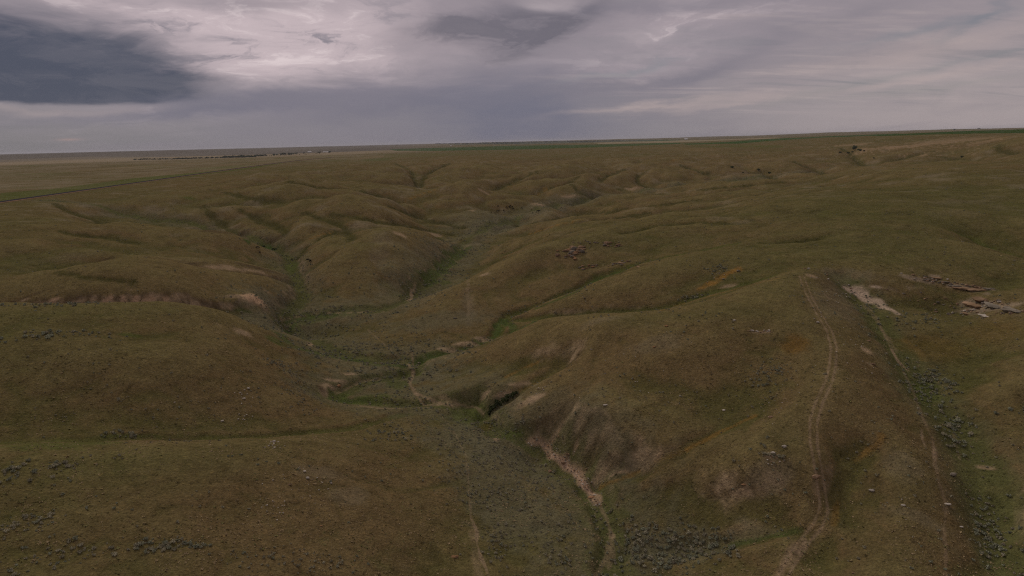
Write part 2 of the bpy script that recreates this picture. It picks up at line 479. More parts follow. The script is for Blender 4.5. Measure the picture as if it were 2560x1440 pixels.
def seg_dist(X, Y, line, maxd):
    """distance of grid points to a polyline and its interpolated third value; only inside maxd"""
    D = np.full(X.shape, 1e9, dtype=np.float64)
    T = np.zeros(X.shape)
    line = np.asarray(line)
    for a, b in zip(line[:-1], line[1:]):
        w = window(np.array((a[:2], b[:2])), maxd + 4)
        px, py = X[w], Y[w]
        ex, ey = b[0] - a[0], b[1] - a[1]
        L = ex * ex + ey * ey + 1e-9
        t = np.clip(((px - a[0]) * ex + (py - a[1]) * ey) / L, 0, 1)
        dd = np.hypot(px - a[0] - ex * t, py - a[1] - ey * t)
        cur = D[w]
        better = dd < cur
        D[w] = np.where(better, dd, cur)
        if len(a) > 2:
            T[w] = np.where(better, a[2] + (b[2] - a[2]) * t, T[w])
    return D, T


W14X, W14Y = fbm(GX, GY, 14, 2, 61), fbm(GX, GY, 14, 2, 62)
W7X, W7Y = fbm(GX, GY, 7, 2, 63), fbm(GX, GY, 7, 2, 64)
W40X, W40Y = fbm(GX, GY, 38, 2, 161), fbm(GX, GY, 38, 2, 162)
_ra, _rb = plane_hit(0, 505.5, 44.3), plane_hit(600, 420.5, 46.0)
ROAD_P = np.array(_ra)
ROAD_D = (np.array(_rb) - ROAD_P) / math.hypot(_rb[0] - _ra[0], _rb[1] - _ra[1])
ROUGH = [(1430, 1085, 75, 48, 1.3, 4.5), (1500, 1160, 40, 26, 1.2, 4), (1300, 1000, 50, 16, .8, 3.5), (1165, 862, 60, 8, .6, 4), (640, 745, 50, 10, 1.2, 6), (2320, 740, 140, 40, .5, 4), (2460, 775, 80, 14, 1.0, 4),
         (1430, 632, 34, 20, .9, 4), (2150, 380, 60, 6, 3, 12), (600, 590, 60, 10, 1.6, 9), (650, 672, 60, 8, 1.4, 8), (1345, 512, 24, 6, 3, 14), (1420, 491, 30, 5, 3, 14), (1580, 472, 30, 6, 3, 16), (2400, 395, 160, 6, 4, 25)]


def height_field():
    # smooth base from the survey, evaluated on every third ring/column and interpolated
    ri = np.unique(np.concatenate([np.arange(0, NR, 3), [NR - 1]]))
    ci = np.unique(np.concatenate([np.arange(0, NC, 3), [NC - 1]]))
    A = np.clip(RA[ci], -math.radians(56), math.radians(56))
    base = tps(np.repeat(LD[ri][:, None], len(ci), 1), np.repeat(A[None], len(ri), 0))
    tmp = np.stack([np.interp(RA, RA[ci], base[i]) for i in range(len(ri))])
    # cubic-like smoothing between rings
    H = np.empty((NR, NC))
    idx = np.clip(np.searchsorted(LD[ri], LD, 'right') - 1, 0, len(ri) - 2)
    t = ((LD - LD[ri][idx]) / (LD[ri][idx + 1] - LD[ri][idx]))[:, None]
    p0, p1, p2, p3 = (tmp[np.clip(idx + k, 0, len(ri) - 1)] for k in (-1, 0, 1, 2))
    H = p1 + 0.5 * t * (p2 - p0 + t * (2 * p0 - 5 * p1 + 4 * p2 - p3 + t * (3 * (p1 - p2) + p3 - p0)))
    side = sstep(math.radians(50), math.radians(120), np.abs(RA))[None]
    H = H * (1 - side) + (28 + 8 * fbm(GX, GY, 500, 3, 40)) * side
    near = sstep(60, 100, RD)[:, None]
    H = H * near + 4.0 * (1 - near) * (1 - side) + H * (1 - near) * side
    # rounded knolls with creases between them, in the broken country farther out
    kw = sstep(430, 850, RD) * (1 - sstep(1150, 2300, RD))
    pxcol = np.degrees(RA)
    zone = np.interp(pxcol, [-40, -30, -20, -8, 4, 16, 24, 34, 46], [0.10, .25, .75, .9, 1, .95, .75, .30, .2])
    wx = GX + 45 * fbm(GX, GY, 260, 2, 3)
    wy = GY + 45 * fbm(GX, GY, 260, 2, 4)
    bil = (np.abs(fbm(wx, wy * .8, 165, 2, 21)) + .02) ** .85 * 30 + np.abs(fbm(wx, wy, 62, 2, 22)) * 6
    rdist = np.abs((GX - ROAD_P[0]) * ROAD_D[1] - (GY - ROAD_P[1]) * ROAD_D[0])
    rside = ((GX - ROAD_P[0]) * ROAD_D[1] - (GY - ROAD_P[1]) * ROAD_D[0]) < 0
    bil = np.where(rside, 7.4, 7.4 + (bil - 7.4) * sstep(60, 260, rdist))
    H = H + (bil - 7.4) * (kw[:, None] * zone[None])
    fz = (sstep(330, 620, RD) * (1 - sstep(1300, 2600, RD)))[:, None] * np.interp(pxcol, [-46, -34, -22, 18, 26, 46], [.55, .7, 1, 1, .35, .25])[None]
    fz = np.where(rside, 0, fz * sstep(30, 160, rdist))
    wx = GX + 16 * fbm(GX, GY, 70, 2, 13)
    wy = GY + 16 * fbm(GX, GY, 70, 2, 14)
    H = H + fz * (np.abs(fbm(wx, wy, 74, 2, 15)) * 6.0 + np.abs(fbm(wx, wy, 27, 2, 16)) * 2.2 - 1.9)
    kn = (1 - sstep(430, 800, RD))[:, None]
    H = H + kn * (fbm(GX, GY, 46, 3, 31) * 1.1 + np.abs(fbm(GX, GY, 30, 2, 36)) * 1.3 + np.abs(fbm(GX, GY, 11, 2, 37)) * .35)
    H = H + fbm(GX, GY, 9, 3, 33) * 0.16 * (1 - sstep(300, 900, RD))[:, None]
    far = sstep(2500, 6000, RD)[:, None]
    H = H + far * fbm(GX, GY, 1800, 4, 51) * np.interp(RD, [3000, 6500, 9000, 12000, 30000], [0, 4, 20, 22, 16])[:, None]
    rt = (GX - ROAD_P[0]) * ROAD_D[0] + (GY - ROAD_P[1]) * ROAD_D[1]
    rl = math.hypot(_rb[0] - _ra[0], _rb[1] - _ra[1])
    rz = 44.3 + (46.0 - 44.3) * np.clip(rt / rl, -1, 2.5)
    rw = (1 - sstep(35, 190, rdist)) * sstep(-900, -500, rt) * (1 - sstep(rl + 500, rl + 2200, rt))
    H = H * (1 - rw) + rz * rw
    # gullies cut into it
    for k, (pts, dep, wi, wo) in VALLEYS.items():
        fl = {'v4': 3.2, 'v3': 2.4, 'v2': 2.0}.get(k, .5)
        L3 = VLINES[k].copy()
        L3[:, 2] = 1.0 if k.startswith('creek') else np.clip(np.linspace(2.6, 0, len(L3)), 0, 1)
        D, T = seg_dist(GX + 1.6 * W14X + fl * W7X, GY + 1.6 * W14Y + fl * W7Y, L3, wo + 7)
        H = H - dep * (1 - sstep(wi, wo, D)) * T
    return H


H = height_field()


def ground(x, y):
    u, v = np.log(np.maximum(np.hypot(x, y), RD[0])), np.arctan2(x, y)
    i = np.interp(u, LD, np.arange(NR))
    j = np.interp(v, RA, np.arange(NC))
    i0 = np.clip(np.floor(i).astype(int), 0, NR - 2)
    j0 = np.clip(np.floor(j).astype(int), 0, NC - 2)
    fi, fj = i - i0, j - j0
    return (H[i0, j0] * (1 - fi) + H[i0 + 1, j0] * fi) * (1 - fj) + (H[i0, j0 + 1] * (1 - fi) + H[i0 + 1, j0 + 1] * fi) * fj


_S = np.concatenate([np.linspace(60, 500, 1800), np.geomspace(500.5, 45000, 2600)])


def hit(px, py):
    """where the sight line of a photo pixel meets the ground"""
    v = ray(px, py)
    hx = math.hypot(v[0], v[1])
    zz = CAM_H + v[2] / hx * _S
    g = ground(v[0] / hx * _S, v[1] / hx * _S)
    m = np.nonzero(zz <= g)[0]
    if not len(m):
        return None
    i = m[0]
    if i == 0:
        s = _S[0]
    else:
        e0, e1 = zz[i - 1] - g[i - 1], zz[i] - g[i]
        s = _S[i - 1] + (_S[i] - _S[i - 1]) * e0 / (e0 - e1)
    x, y = v[0] / hx * s, v[1] / hx * s
    return x, y, float(ground(np.array(x), np.array(y)))

# ------------------------------------------------------------------ ground cover (albedo per vertex: what grows or lies there, some relief shade and haze painted in)
def wline(pts, step=22, jump=0.35):
    """photo polyline -> list of world polylines on the ground"""
    dense = []
    for a, b in zip(pts[:-1], pts[1:]):
        n = max(1, int(math.hypot(b[0] - a[0], b[1] - a[1]) / step))
        dense += [(a[0] + (b[0] - a[0]) * i / n, a[1] + (b[1] - a[1]) * i / n) for i in range(n)]
    dense.append(pts[-1])
    out, cur = [], []
    for p in dense:
        h = hit(*p)
        if h is None:
            continue
        if cur and math.hypot(h[0] - cur[-1][0], h[1] - cur[-1][1]) > jump * math.hypot(h[0], h[1]) * max(step / 60.0, .2):
            if len(cur) > 1:
                out.append(cur)
            cur = []
        cur.append(h)
    if len(cur) > 1:
        out.append(cur)
    return [np.array(c)[:, :2] for c in out]


def blob_mask(px, py, rx, ry, soft=1.0):
    c = hit(px, py)
    if c is None:
        return None
    dist = math.hypot(c[0], c[1])
    ax = rx / FPX * math.hypot(dist, CAM_H - c[2])
    top, bot = hit(px, py - ry), hit(px, py + ry)
    ds = [abs(math.hypot(h[0], h[1]) - dist) for h in (top, bot) if h is not None]
    ay = max(min(ds) if ds else 0, 0.6 * ax * ry / rx)
    ay = min(ay, 12 * ax)
    t = math.atan2(c[0], c[1])
    w = window(np.array([c[:2]]), 2.2 * max(ax, ay))
    ii, jj = np.meshgrid(np.arange(w[0].start, w[0].stop), np.arange(w[1].start, w[1].stop), indexing='ij')
    q = (ii.ravel(), jj.ravel())
    X, Y = GX[q] - c[0], GY[q] - c[1]
    f, l = X * math.sin(t) + Y * math.cos(t), X * math.cos(t) - Y * math.sin(t)
    e = (l / ax) ** 2 + (f / ay) ** 2
    return q, np.exp(-e * 1.1)


# side gullies of the farther hills, traced on the ground: points, depth, half width
SIDE = [
    ([(1043, 458), (1052, 443), (1068, 428), (1090, 417), (1125, 408)], 9, 34), ([(1045, 450), (1030, 425), (1010, 414), (985, 408)], 6, 26), ([(1228, 472), (1250, 460), (1275, 447), (1310, 436), (1340, 430)], 8, 30),
    ([(1335, 486), (1352, 474), (1374, 462), (1420, 452), (1450, 440)], 7, 24), ([(1480, 492), (1455, 478), (1430, 460)], 4, 22), ([(1650, 472), (1622, 461), (1592, 446), (1598, 432), (1620, 424)], 8, 26),
    ([(1945, 438), (1925, 431), (1900, 424), (1860, 418), (1820, 413)], 9, 30), ([(2075, 432), (2045, 422), (2010, 411), (1985, 405)], 7, 28), ([(1770, 430), (1740, 420), (1700, 412)], 6, 30), ([(1500, 446), (1520, 432), (1560, 422)], 6, 28),
    ([(2170, 412), (2150, 398), (2135, 386), (2128, 377), (2100, 370)], 9, 34), ([(2230, 400), (2260, 388), (2285, 381), (2330, 378)], 7, 40), ([(2560, 398), (2480, 396), (2420, 392), (2350, 392)], 9, 45), ([(2560, 378), (2520, 372), (2490, 364)], 7, 40),
    ([(742, 640), (765, 612), (800, 590), (840, 574)], 3.5, 16), ([(600, 582), (565, 560), (532, 534), (505, 515)], 5, 24), ([(720, 575), (690, 556), (640, 540), (600, 525)], 4, 24), ([(252, 550), (190, 530), (135, 508)], 4, 26),
    ([(1130, 578), (1060, 566), (980, 552), (900, 540), (830, 532)], 4, 22), ([(1160, 560), (1080, 545), (1000, 522), (955, 512)], 5, 24), ([(1000, 505), (960, 488), (900, 476)], 5, 30), ([(880, 590), (860, 560), (820, 545), (760, 530)], 4, 24),
    ([(1110, 600), (1090, 580), (1040, 572)], 4, 16), ([(1320, 585), (1400, 562), (1500, 545), (1620, 532)], 4, 18), ([(1290, 560), (1380, 543), (1480, 528), (1600, 512), (1750, 500)], 4, 20), ([(1560, 575), (1640, 560), (1760, 548), (1850, 560)], 3, 14),
    ([(2050, 590), (1980, 600), (1900, 606)], 2.5, 12), ([(860, 470), (800, 462), (720, 455)], 4, 30), ([(700, 500), (640, 488), (560, 480)], 4, 28), ([(1750, 470), (1850, 460), (1960, 455)], 3, 24),
    ([(960, 700), (945, 660), (935, 630)], 1.6, 9), ([(1170, 790), (1170, 740), (1180, 712)], 1.2, 7), ([(340, 600), (250, 585), (150, 578)], 3, 18), ([(330, 700), (250, 690), (150, 680)], 1.6, 14)]
SIDE_W = []
for pts, dep, wid in SIDE:
    ls = wline(pts, 10, 1.2)
    SIDE_W.append(ls)
for (pts, dep, wid), ls in zip(SIDE, SIDE_W):
    for L in ls:
        L3 = np.concatenate([L, np.clip(np.linspace(3.0, 0, len(L)), 0, 1)[:, None]], 1)
        D, T = seg_dist(GX + wid * .22 * W40X, GY + wid * .22 * W40Y, L3, wid * 1.3)
        q = np.nonzero(D < wid)
        H[q] -= 1.15 * dep * T[q] * (1 - D[q] / wid) ** 1.6

# hummocky, slumped and eroded ground
for px, py, rx, ry, amp, wl in ROUGH:
    r = blob_mask(px, py, rx, ry)
    if r:
        q, m = r
        x, y = GX[q], GY[q]
        H[q] += m * amp * (fbm(x, y, wl, 3, 66) * 1.1 - 1.2 * np.abs(fbm(x, y, wl * 1.6, 2, 67)) + .25)

N5 = fbm(GX, GY, 5, 3, 71)
N20 = fbm(GX, GY, 22, 3, 72)
N80 = fbm(GX, GY, 85, 3, 73)
N300 = fbm(GX, GY, 320, 3, 74)
WOBX = 1.3 * fbm(GX, GY, 11, 2, 75)
WOBY = 1.3 * fbm(GX, GY, 11, 2, 76)
RR = np.repeat(RD[:, None], NC, 1)
WX1, WY1 = GX + WOBX * 2, GY + WOBY * 2
SX = np.gradient(H, axis=1) / np.maximum(np.hypot(np.gradient(GX, axis=1), np.gradient(GY, axis=1)), 1e-6)
SY = np.gradient(H, axis=0) / np.maximum(np.gradient(RD)[:, None], 1e-6)
SLOPE = np.hypot(SX, SY)

BROWN = np.array((0.145, 0.099, 0.046))
TANBR = np.array((0.185, 0.129, 0.062))
OLIVE = np.array((0.108, 0.093, 0.036))
GRASS = np.array((0.086, 0.094, 0.025))
LUSH = np.array((0.062, 0.084, 0.024))
ORANGE = np.array((0.250, 0.140, 0.040))
DIRT = np.array((0.310, 0.215, 0.135))
SAND = np.array((0.420, 0.310, 0.225))
DARKB = np.array((0.085, 0.058, 0.032))
SAGE = np.array((0.128, 0.113, 0.068))
PALE = np.array((0.235, 0.185, 0.120))


def box(a, n, ax):
    k = 2 * n + 1
    p = np.pad(a, [(n, n) if i == ax else (0, 0) for i in range(2)], mode='edge')
    c = np.cumsum(p, axis=ax)
    c = np.concatenate([np.zeros_like(np.take(c, [0], ax)), c], ax)
    return (np.take(c, np.arange(k, k + a.shape[ax]), ax) - np.take(c, np.arange(a.shape[ax]), ax)) / k


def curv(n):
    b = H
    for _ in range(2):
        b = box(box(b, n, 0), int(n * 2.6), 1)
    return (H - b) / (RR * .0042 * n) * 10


def cover():
    g = 0.42 - .14 * sstep(350, 700, RD)[:, None] + 0.55 * N80 + 0.45 * N300 + 0.35 * N20
    g = g - np.clip((SLOPE - 0.22) * 1.4, -.25, .5)
    # greener and browner grounds
    for px, py, rx, ry, a in (
            (60, 1180, 330, 70, .35), (300, 1150, 330, 40, .25), (60, 800, 300, 60, .40), (400, 770, 200, 25, .3), (100, 640, 260, 40, .35), (60, 900, 240, 60, .3), (350, 960, 260, 70, .22), (100, 1010, 200, 60, .2),
            (2350, 560, 330, 110, .55), (2150, 470, 420, 60, .35), (2420, 660, 220, 60, .35), (1950, 640, 160, 60, .22), (2400, 900, 160, 150, .40), (2520, 1250, 160, 240, .25),
            (1700, 790, 260, 18, .25), (1500, 590, 240, 30, .28), (860, 600, 160, 30, .25), (1250, 1350, 260, 120, .30), (1180, 1050, 140, 40, .35),
            (1950, 950, 100, 120, .25), (1900, 1120, 160, 60, .22), (1700, 1260, 160, 40, .2), (2250, 1180, 80, 60, .2), (560, 1180, 300, 50, .15), (100, 560, 260, 40, .2),
            (760, 1250, 230, 120, -.45), (950, 1210, 160, 80, -.35), (600, 1010, 260, 70, -.30), (1600, 950, 300, 120, -.32), (1300, 720, 220, 60, -.45), (1250, 780, 160, 40, -.3),
            (1500, 650, 160, 40, -.3), (980, 660, 110, 60, -.25), (1700, 420, 400, 40, -.3), (2150, 380, 300, 30, -.3), (2150, 1000, 90, 120, -.3), (1950, 1250, 120, 90, -.3),
            (2290, 1300, 90, 110, -.22), (1600, 1120, 160, 60, -.2), (700, 640, 120, 30, -.2), (1880, 570, 130, 30, -.3), (1120, 400, 300, 20, -.15), (1450, 900, 200, 60, -.2)):
        r = blob_mask(px, py, rx, ry)
        if r:
            g[r[0]] += a * r[1]
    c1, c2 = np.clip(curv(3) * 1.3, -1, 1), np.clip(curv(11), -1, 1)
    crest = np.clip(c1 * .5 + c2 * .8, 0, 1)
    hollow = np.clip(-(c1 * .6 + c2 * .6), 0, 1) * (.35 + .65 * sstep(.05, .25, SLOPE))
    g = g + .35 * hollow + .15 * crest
    g = np.clip(g, 0, 1)[..., None]
    A = BROWN * (1 - g) + OLIVE * g
    t = sstep(.10, .55, N80 * .6 + N20 * .7 + fbm(GX, GY, 40, 3, 79) * .4)[..., None] * (1 - g * .7)
    A = A * (1 - .55 * t) + TANBR * .55 * t
    t = sstep(.05, .6, -N20 + .5 * N5)[..., None] * g
    A = A * (1 - .4 * t) + GRASS * .4 * t
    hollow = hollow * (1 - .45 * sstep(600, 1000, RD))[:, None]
    A = A * (1 - .6 * hollow[..., None]) + (GRASS * .50 + BROWN * .22) * .6 * hollow[..., None]  # greener in hollows, with occlusion-like shade painted into the creases
    A = A * (1 - .45 * crest[..., None]) + (TANBR * .55 + OLIVE * .62) * .45 * crest[..., None]  # drier grass on crests, also lightened in colour to bring out the relief
    dk = sstep(.18, .6, fbm(GX, GY, 13, 3, 80) + .25 * N80)[..., None]
    A = A * (1 - .22 * dk)
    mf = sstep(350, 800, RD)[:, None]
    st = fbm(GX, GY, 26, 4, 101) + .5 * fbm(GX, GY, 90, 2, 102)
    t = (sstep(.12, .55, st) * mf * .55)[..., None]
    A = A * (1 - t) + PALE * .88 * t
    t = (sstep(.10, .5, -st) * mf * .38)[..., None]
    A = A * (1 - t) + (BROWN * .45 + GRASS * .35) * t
    # steep faces are bare clay, streaked
    bare = (sstep(.72, 1.1, SLOPE) * (1 - sstep(520, 700, RD))[:, None])[..., None]
    fl = sstep(-.35, .25, fbm(GX, GY, 5, 3, 103))[..., None]
    A = A * (1 - .8 * bare) + (DIRT * 1.05 * fl + DARKB * 1.3 * (1 - fl)) * .8 * bare

    def put(q, m, col):
        A[q] = A[q] * (1 - m[:, None]) + col * m[:, None]

    def line(pts, w, col, s=1.0, brk=0.55, step=22, soft=0.5, world=None, wob=1.0):
        lines = world if world is not None else wline(pts, step)
        for L in lines:
            D, _ = seg_dist(WX1 if wob * min(w, 2) >= 1.99 else GX + WOBX * wob * min(w, 2), WY1 if wob * min(w, 2) >= 1.99 else GY + WOBY * wob * min(w, 2), L, w * 2.5 + 2)
            q = np.nonzero(D < w * 2.2 + .5)
            d = D[q] / (w * (1 + brk * (N5[q] * .9 + N20[q] * .5)).clip(.25, 2.2))
            m = min(s, 1.0) * (1 - sstep(1 - soft, 1 + soft, d)) * np.clip(1 + brk * (N5[q] * 1.2), 0, 1)
            put(q, m, col)

    def blob(px, py, rx, ry, col, s=1.0, brk=0.6, thr=.45):
        r = blob_mask(px, py, rx, ry)
        if r:
            q, m = r
            m = sstep(thr - .3, thr + .3, m + brk * .5 * (N5[q] + .6 * N20[q])) * s
            put(q, m, col)

    # sage tinted flats along the valley
    for k, w, s in (('creek_low', 16, .55), ('creek_up', 22, .6), ('v2', 14, .45), ('v11', 9, .35)):
        line(None, w, SAGE, s, .8, world=[VLINES[k][:, :2]])
    for b in ((1250, 1180, 130, 120), (1180, 1090, 140, 60), (1300, 1300, 120, 80), (1680, 1370, 150, 60), (1250, 560, 160, 30), (1450, 505, 220, 16), (1100, 800, 160, 30), (650, 800, 70, 20), (820, 790, 120, 20)):
        blob(*b, SAGE, .55, .8)
    # grass in the wet lines
    gw = GRASS * .92
    line(None, 5, gw, .6, .95, world=[VLINES['creek_low'][:, :2]])
    line(None, 6, gw, .55, .95, world=[VLINES['creek_up'][:120, :2]])
    line(None, 3.6, gw, .65, .8, world=[VLINES['v6'][:, :2]])
    line(None, 4, gw, .6, .6, world=[VLINES['v2'][:, :2]])
    line(None, 2, gw, .35, .9, world=[VLINES['v5'][:, :2]])
    line(None, 2.5, gw, .5, .6, world=[VLINES['v7'][:, :2]])
    line(None, 6, GRASS, .5, .6, world=[VLINES['v11'][:, :2]])
    line(None, 3, GRASS, .6, .6, world=[VLINES['v13'][:, :2]])
    for (pts, dep, wid), ls in zip(SIDE, SIDE_W):
        if ls and wid > 10:
            line(None, wid * .17, GRASS * .38 + BROWN * .2, .8, .8, world=ls)
    line([(1040, 905), (1110, 886), (1180, 866), (1232, 845), (1250, 815), (1258, 800), (1300, 822), (1340, 803)], 2.0, LUSH, .8, .5)
    line([(1340, 772), (1430, 734), (1500, 697), (1560, 678)], 1.8, LUSH, .7, .5)
    line([(690, 830), (740, 868), (800, 885), (880, 902), (960, 912), (1030, 915)], 3.0, LUSH, .65, .8)
    line([(700, 822), (740, 798), (840, 788)], 2.0, LUSH, .6, .7)
    line([(1070, 706), (1110, 670), (1130, 640), (1170, 622)], 5.0, LUSH, .6, .9)
    line([(830, 1000), (870, 1005), (930, 1000)], 2.0, LUSH, .7, .7)
    line([(620, 604), (655, 612), (690, 622)], 3.0, LUSH, .95, .6)
    line([(1840, 1360), (1900, 1352), (1960, 1340), (1990, 1328)], 1.3, LUSH * .8, .7, .95)
    for b in ((850, 990, 30, 10), (1000, 960, 40, 14), (930, 1000, 60, 14), (1170, 1040, 50, 22), (1290, 1085, 60, 12), (1110, 705, 22, 8), (770, 790, 40, 8), (470, 494, 16, 5), (330, 838, 28, 6), (690, 852, 24, 10),
              (605, 776, 24, 5), (150, 1110, 120, 16), (1060, 690, 30, 10), (945, 398, 40, 5), (320, 1090, 60, 8), (730, 668, 16, 14), (2130, 705, 20, 8), (2310, 980, 30, 30), (1420, 730, 20, 5)):
        blob(*b, LUSH * .4 + GRASS * .6, .65, .9)
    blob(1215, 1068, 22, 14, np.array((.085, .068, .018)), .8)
    # rust coloured grass on crests and along rills
    for pts, w, s in (([(1720, 1122), (1800, 1080), (1880, 1044)], .75, .85), ([(1640, 1155), (1720, 1122)], .5, .35), ([(1500, 1218), (1560, 1196), (1600, 1180)], .55, .7), ([(1265, 943), (1300, 925), (1345, 906)], .7, .7),
                      ([(1290, 985), (1345, 955)], .6, .4), ([(1650, 777), (1760, 744), (1860, 717), (1950, 695)], .8, .6), ([(1750, 722), (1800, 695), (1845, 670)], 2.2, 1.25), ([(768, 601), (800, 588), (832, 580)], .9, .9),
                      ([(1310, 590), (1380, 567), (1450, 548)], 1.2, .75), ([(1012, 503), (1045, 488), (1090, 474)], 1.6, .7), ([(1345, 489), (1365, 472), (1390, 464)], 1.6, .75), ([(1255, 488), (1270, 468), (1290, 460)], 2, .5),
                      ([(2085, 1310), (2098, 1260)], .8, .6), ([(2140, 1150), (2175, 1120), (2210, 1092)], .9, .75), ([(2270, 850), (2310, 900)], 1.5, .3), ([(1100, 620), (1200, 585)], 1.5, .25),
                      ([(1290, 555), (1330, 545)], 2, .3), ([(2000, 375), (2060, 370)], 4, .4), ([(2180, 364), (2240, 361)], 5, .4), ([(1680, 402), (1700, 398)], 4, .5)):
        line(pts, w, ORANGE * .88, s * .8, .95, step=15)
    blob(1990, 862, 34, 26, ORANGE * .62, .7)
    blob(1950, 850, 26, 10, OLIVE * .6, .5)
    blob(2330, 870, 80, 40, ORANGE * .55, .35)
    blob(2480, 830, 60, 40, ORANGE * .55, .3)
    # bare cut banks
    for b in ((275, 750, 16, 7), (310, 751, 9, 9), (340, 750, 11, 9), (375, 750, 18, 9), (130, 752, 16, 5), (60, 752, 10, 4), (440, 752, 14, 6), (600, 742, 34, 9), (640, 748, 24, 14), (610, 832, 22, 7),
              (808, 975, 10, 16), (825, 965, 16, 6), (1120, 876, 34, 7), (1165, 858, 40, 9), (1205, 848, 20, 7), (1262, 985, 30, 9), (1215, 985, 14, 7), (1300, 960, 30, 8), (1320, 1003, 34, 12), (1345, 992, 24, 7),
              (1440, 1115, 9, 12), (1390, 1085, 20, 12), (1360, 1120, 14, 5), (1240, 1098, 7, 7), (1500, 1192, 26, 7), (1545, 1180, 26, 6), (1930, 1140, 18, 8), (2460, 1170, 20, 5),
              (1345, 512, 18, 4), (1420, 491, 26, 4), (1580, 472, 22, 4), (1180, 525, 10, 3), (1000, 586, 20, 5), (1085, 588, 24, 5), (775, 858, 8, 9), (1028, 735, 5, 14), (1025, 750, 8, 5), (1210, 686, 14, 5),
              (2175, 910, 9, 4), (2165, 875, 12, 7), (1905, 830, 26, 3), (1820, 716, 20, 4), (1210, 480, 14, 3), (870, 935, 20, 4), (840, 952, 30, 4), (560, 668, 50, 6), (640, 678, 30, 4), (2030, 690, 14, 4)):
        blob(*b, DIRT * 1.08, .72, .8)
    for b in ((2400, 350, 90, 7), (2300, 362, 60, 4), (2470, 352, 40, 5), (2200, 372, 60, 3), (2130, 362, 40, 3), (2350, 357, 60, 4), (2240, 366, 40, 3), (2310, 388, 9, 3)):
        blob(*b, np.array((.28, .19, .115)), .6, 1.4)
    for b in ((272, 748, 9, 8), (308, 748, 7, 9), (338, 748, 8, 9), (374, 749, 13, 9), (415, 748, 5, 7), (135, 751, 9, 5), (625, 740, 22, 8), (645, 750, 12, 12)):
        blob(*b, np.array((.43, .275, .17)), .9, .5, .35)
    for b in ((1400, 1040, 60, 34), (1480, 1135, 44, 34), (1530, 1165, 26, 14), (1450, 1080, 26, 16), (1340, 1060, 40, 20)):
        blob(*b, DARKB, .55, .9)
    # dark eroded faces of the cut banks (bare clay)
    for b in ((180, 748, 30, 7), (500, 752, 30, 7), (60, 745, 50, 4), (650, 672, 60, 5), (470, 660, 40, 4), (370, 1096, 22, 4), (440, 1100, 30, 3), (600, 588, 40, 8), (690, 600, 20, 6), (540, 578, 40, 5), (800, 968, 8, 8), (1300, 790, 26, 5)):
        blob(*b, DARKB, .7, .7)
    # pale dry grass and thin soil
    for b in ((870, 1240, 60, 30), (800, 1180, 60, 20), (1930, 1190, 60, 50), (1880, 1330, 60, 24), (1170, 770, 20, 60), (950, 640, 30, 30), (1500, 800, 60, 12), (2250, 1160, 40, 40), (1640, 860, 80, 24), (2120, 690, 60, 20),
              (2290, 1290, 60, 20), (960, 600, 30, 20), (1290, 1000, 26, 10), (2090, 760, 60, 50), (1800, 545, 40, 8), (1850, 555, 30, 6), (760, 560, 60, 6), (930, 560, 60, 6), (1180, 610, 30, 6)):
        blob(*b, PALE * .85, .34, .9)
    # wheel ruts and cattle paths
    track = [(2004, 690), (2022, 738), (2050, 790), (2074, 828), (2084, 868), (2082, 912), (2072, 955), (2050, 1000), (2034, 1050), (2034, 1105), (2044, 1160), (2054, 1220), (2060, 1270), (2046, 1312), (2012, 1352), (1985, 1392), (1955, 1445)]
    wl = wline(track, 14)
    line(None, 1.9, TANBR * 1.0, .35, .9, world=wl)
    for L in wl:
        t = np.gradient(L, axis=0)
        nrm = np.stack([t[:, 1], -t[:, 0]], 1) / np.maximum(np.hypot(t[:, 0], t[:, 1]), 1e-6)[:, None]
        for sgn in (-.95, .95):
            line(None, .32, DIRT * .9, .62, .9, world=[L + nrm * sgn], wob=.25)
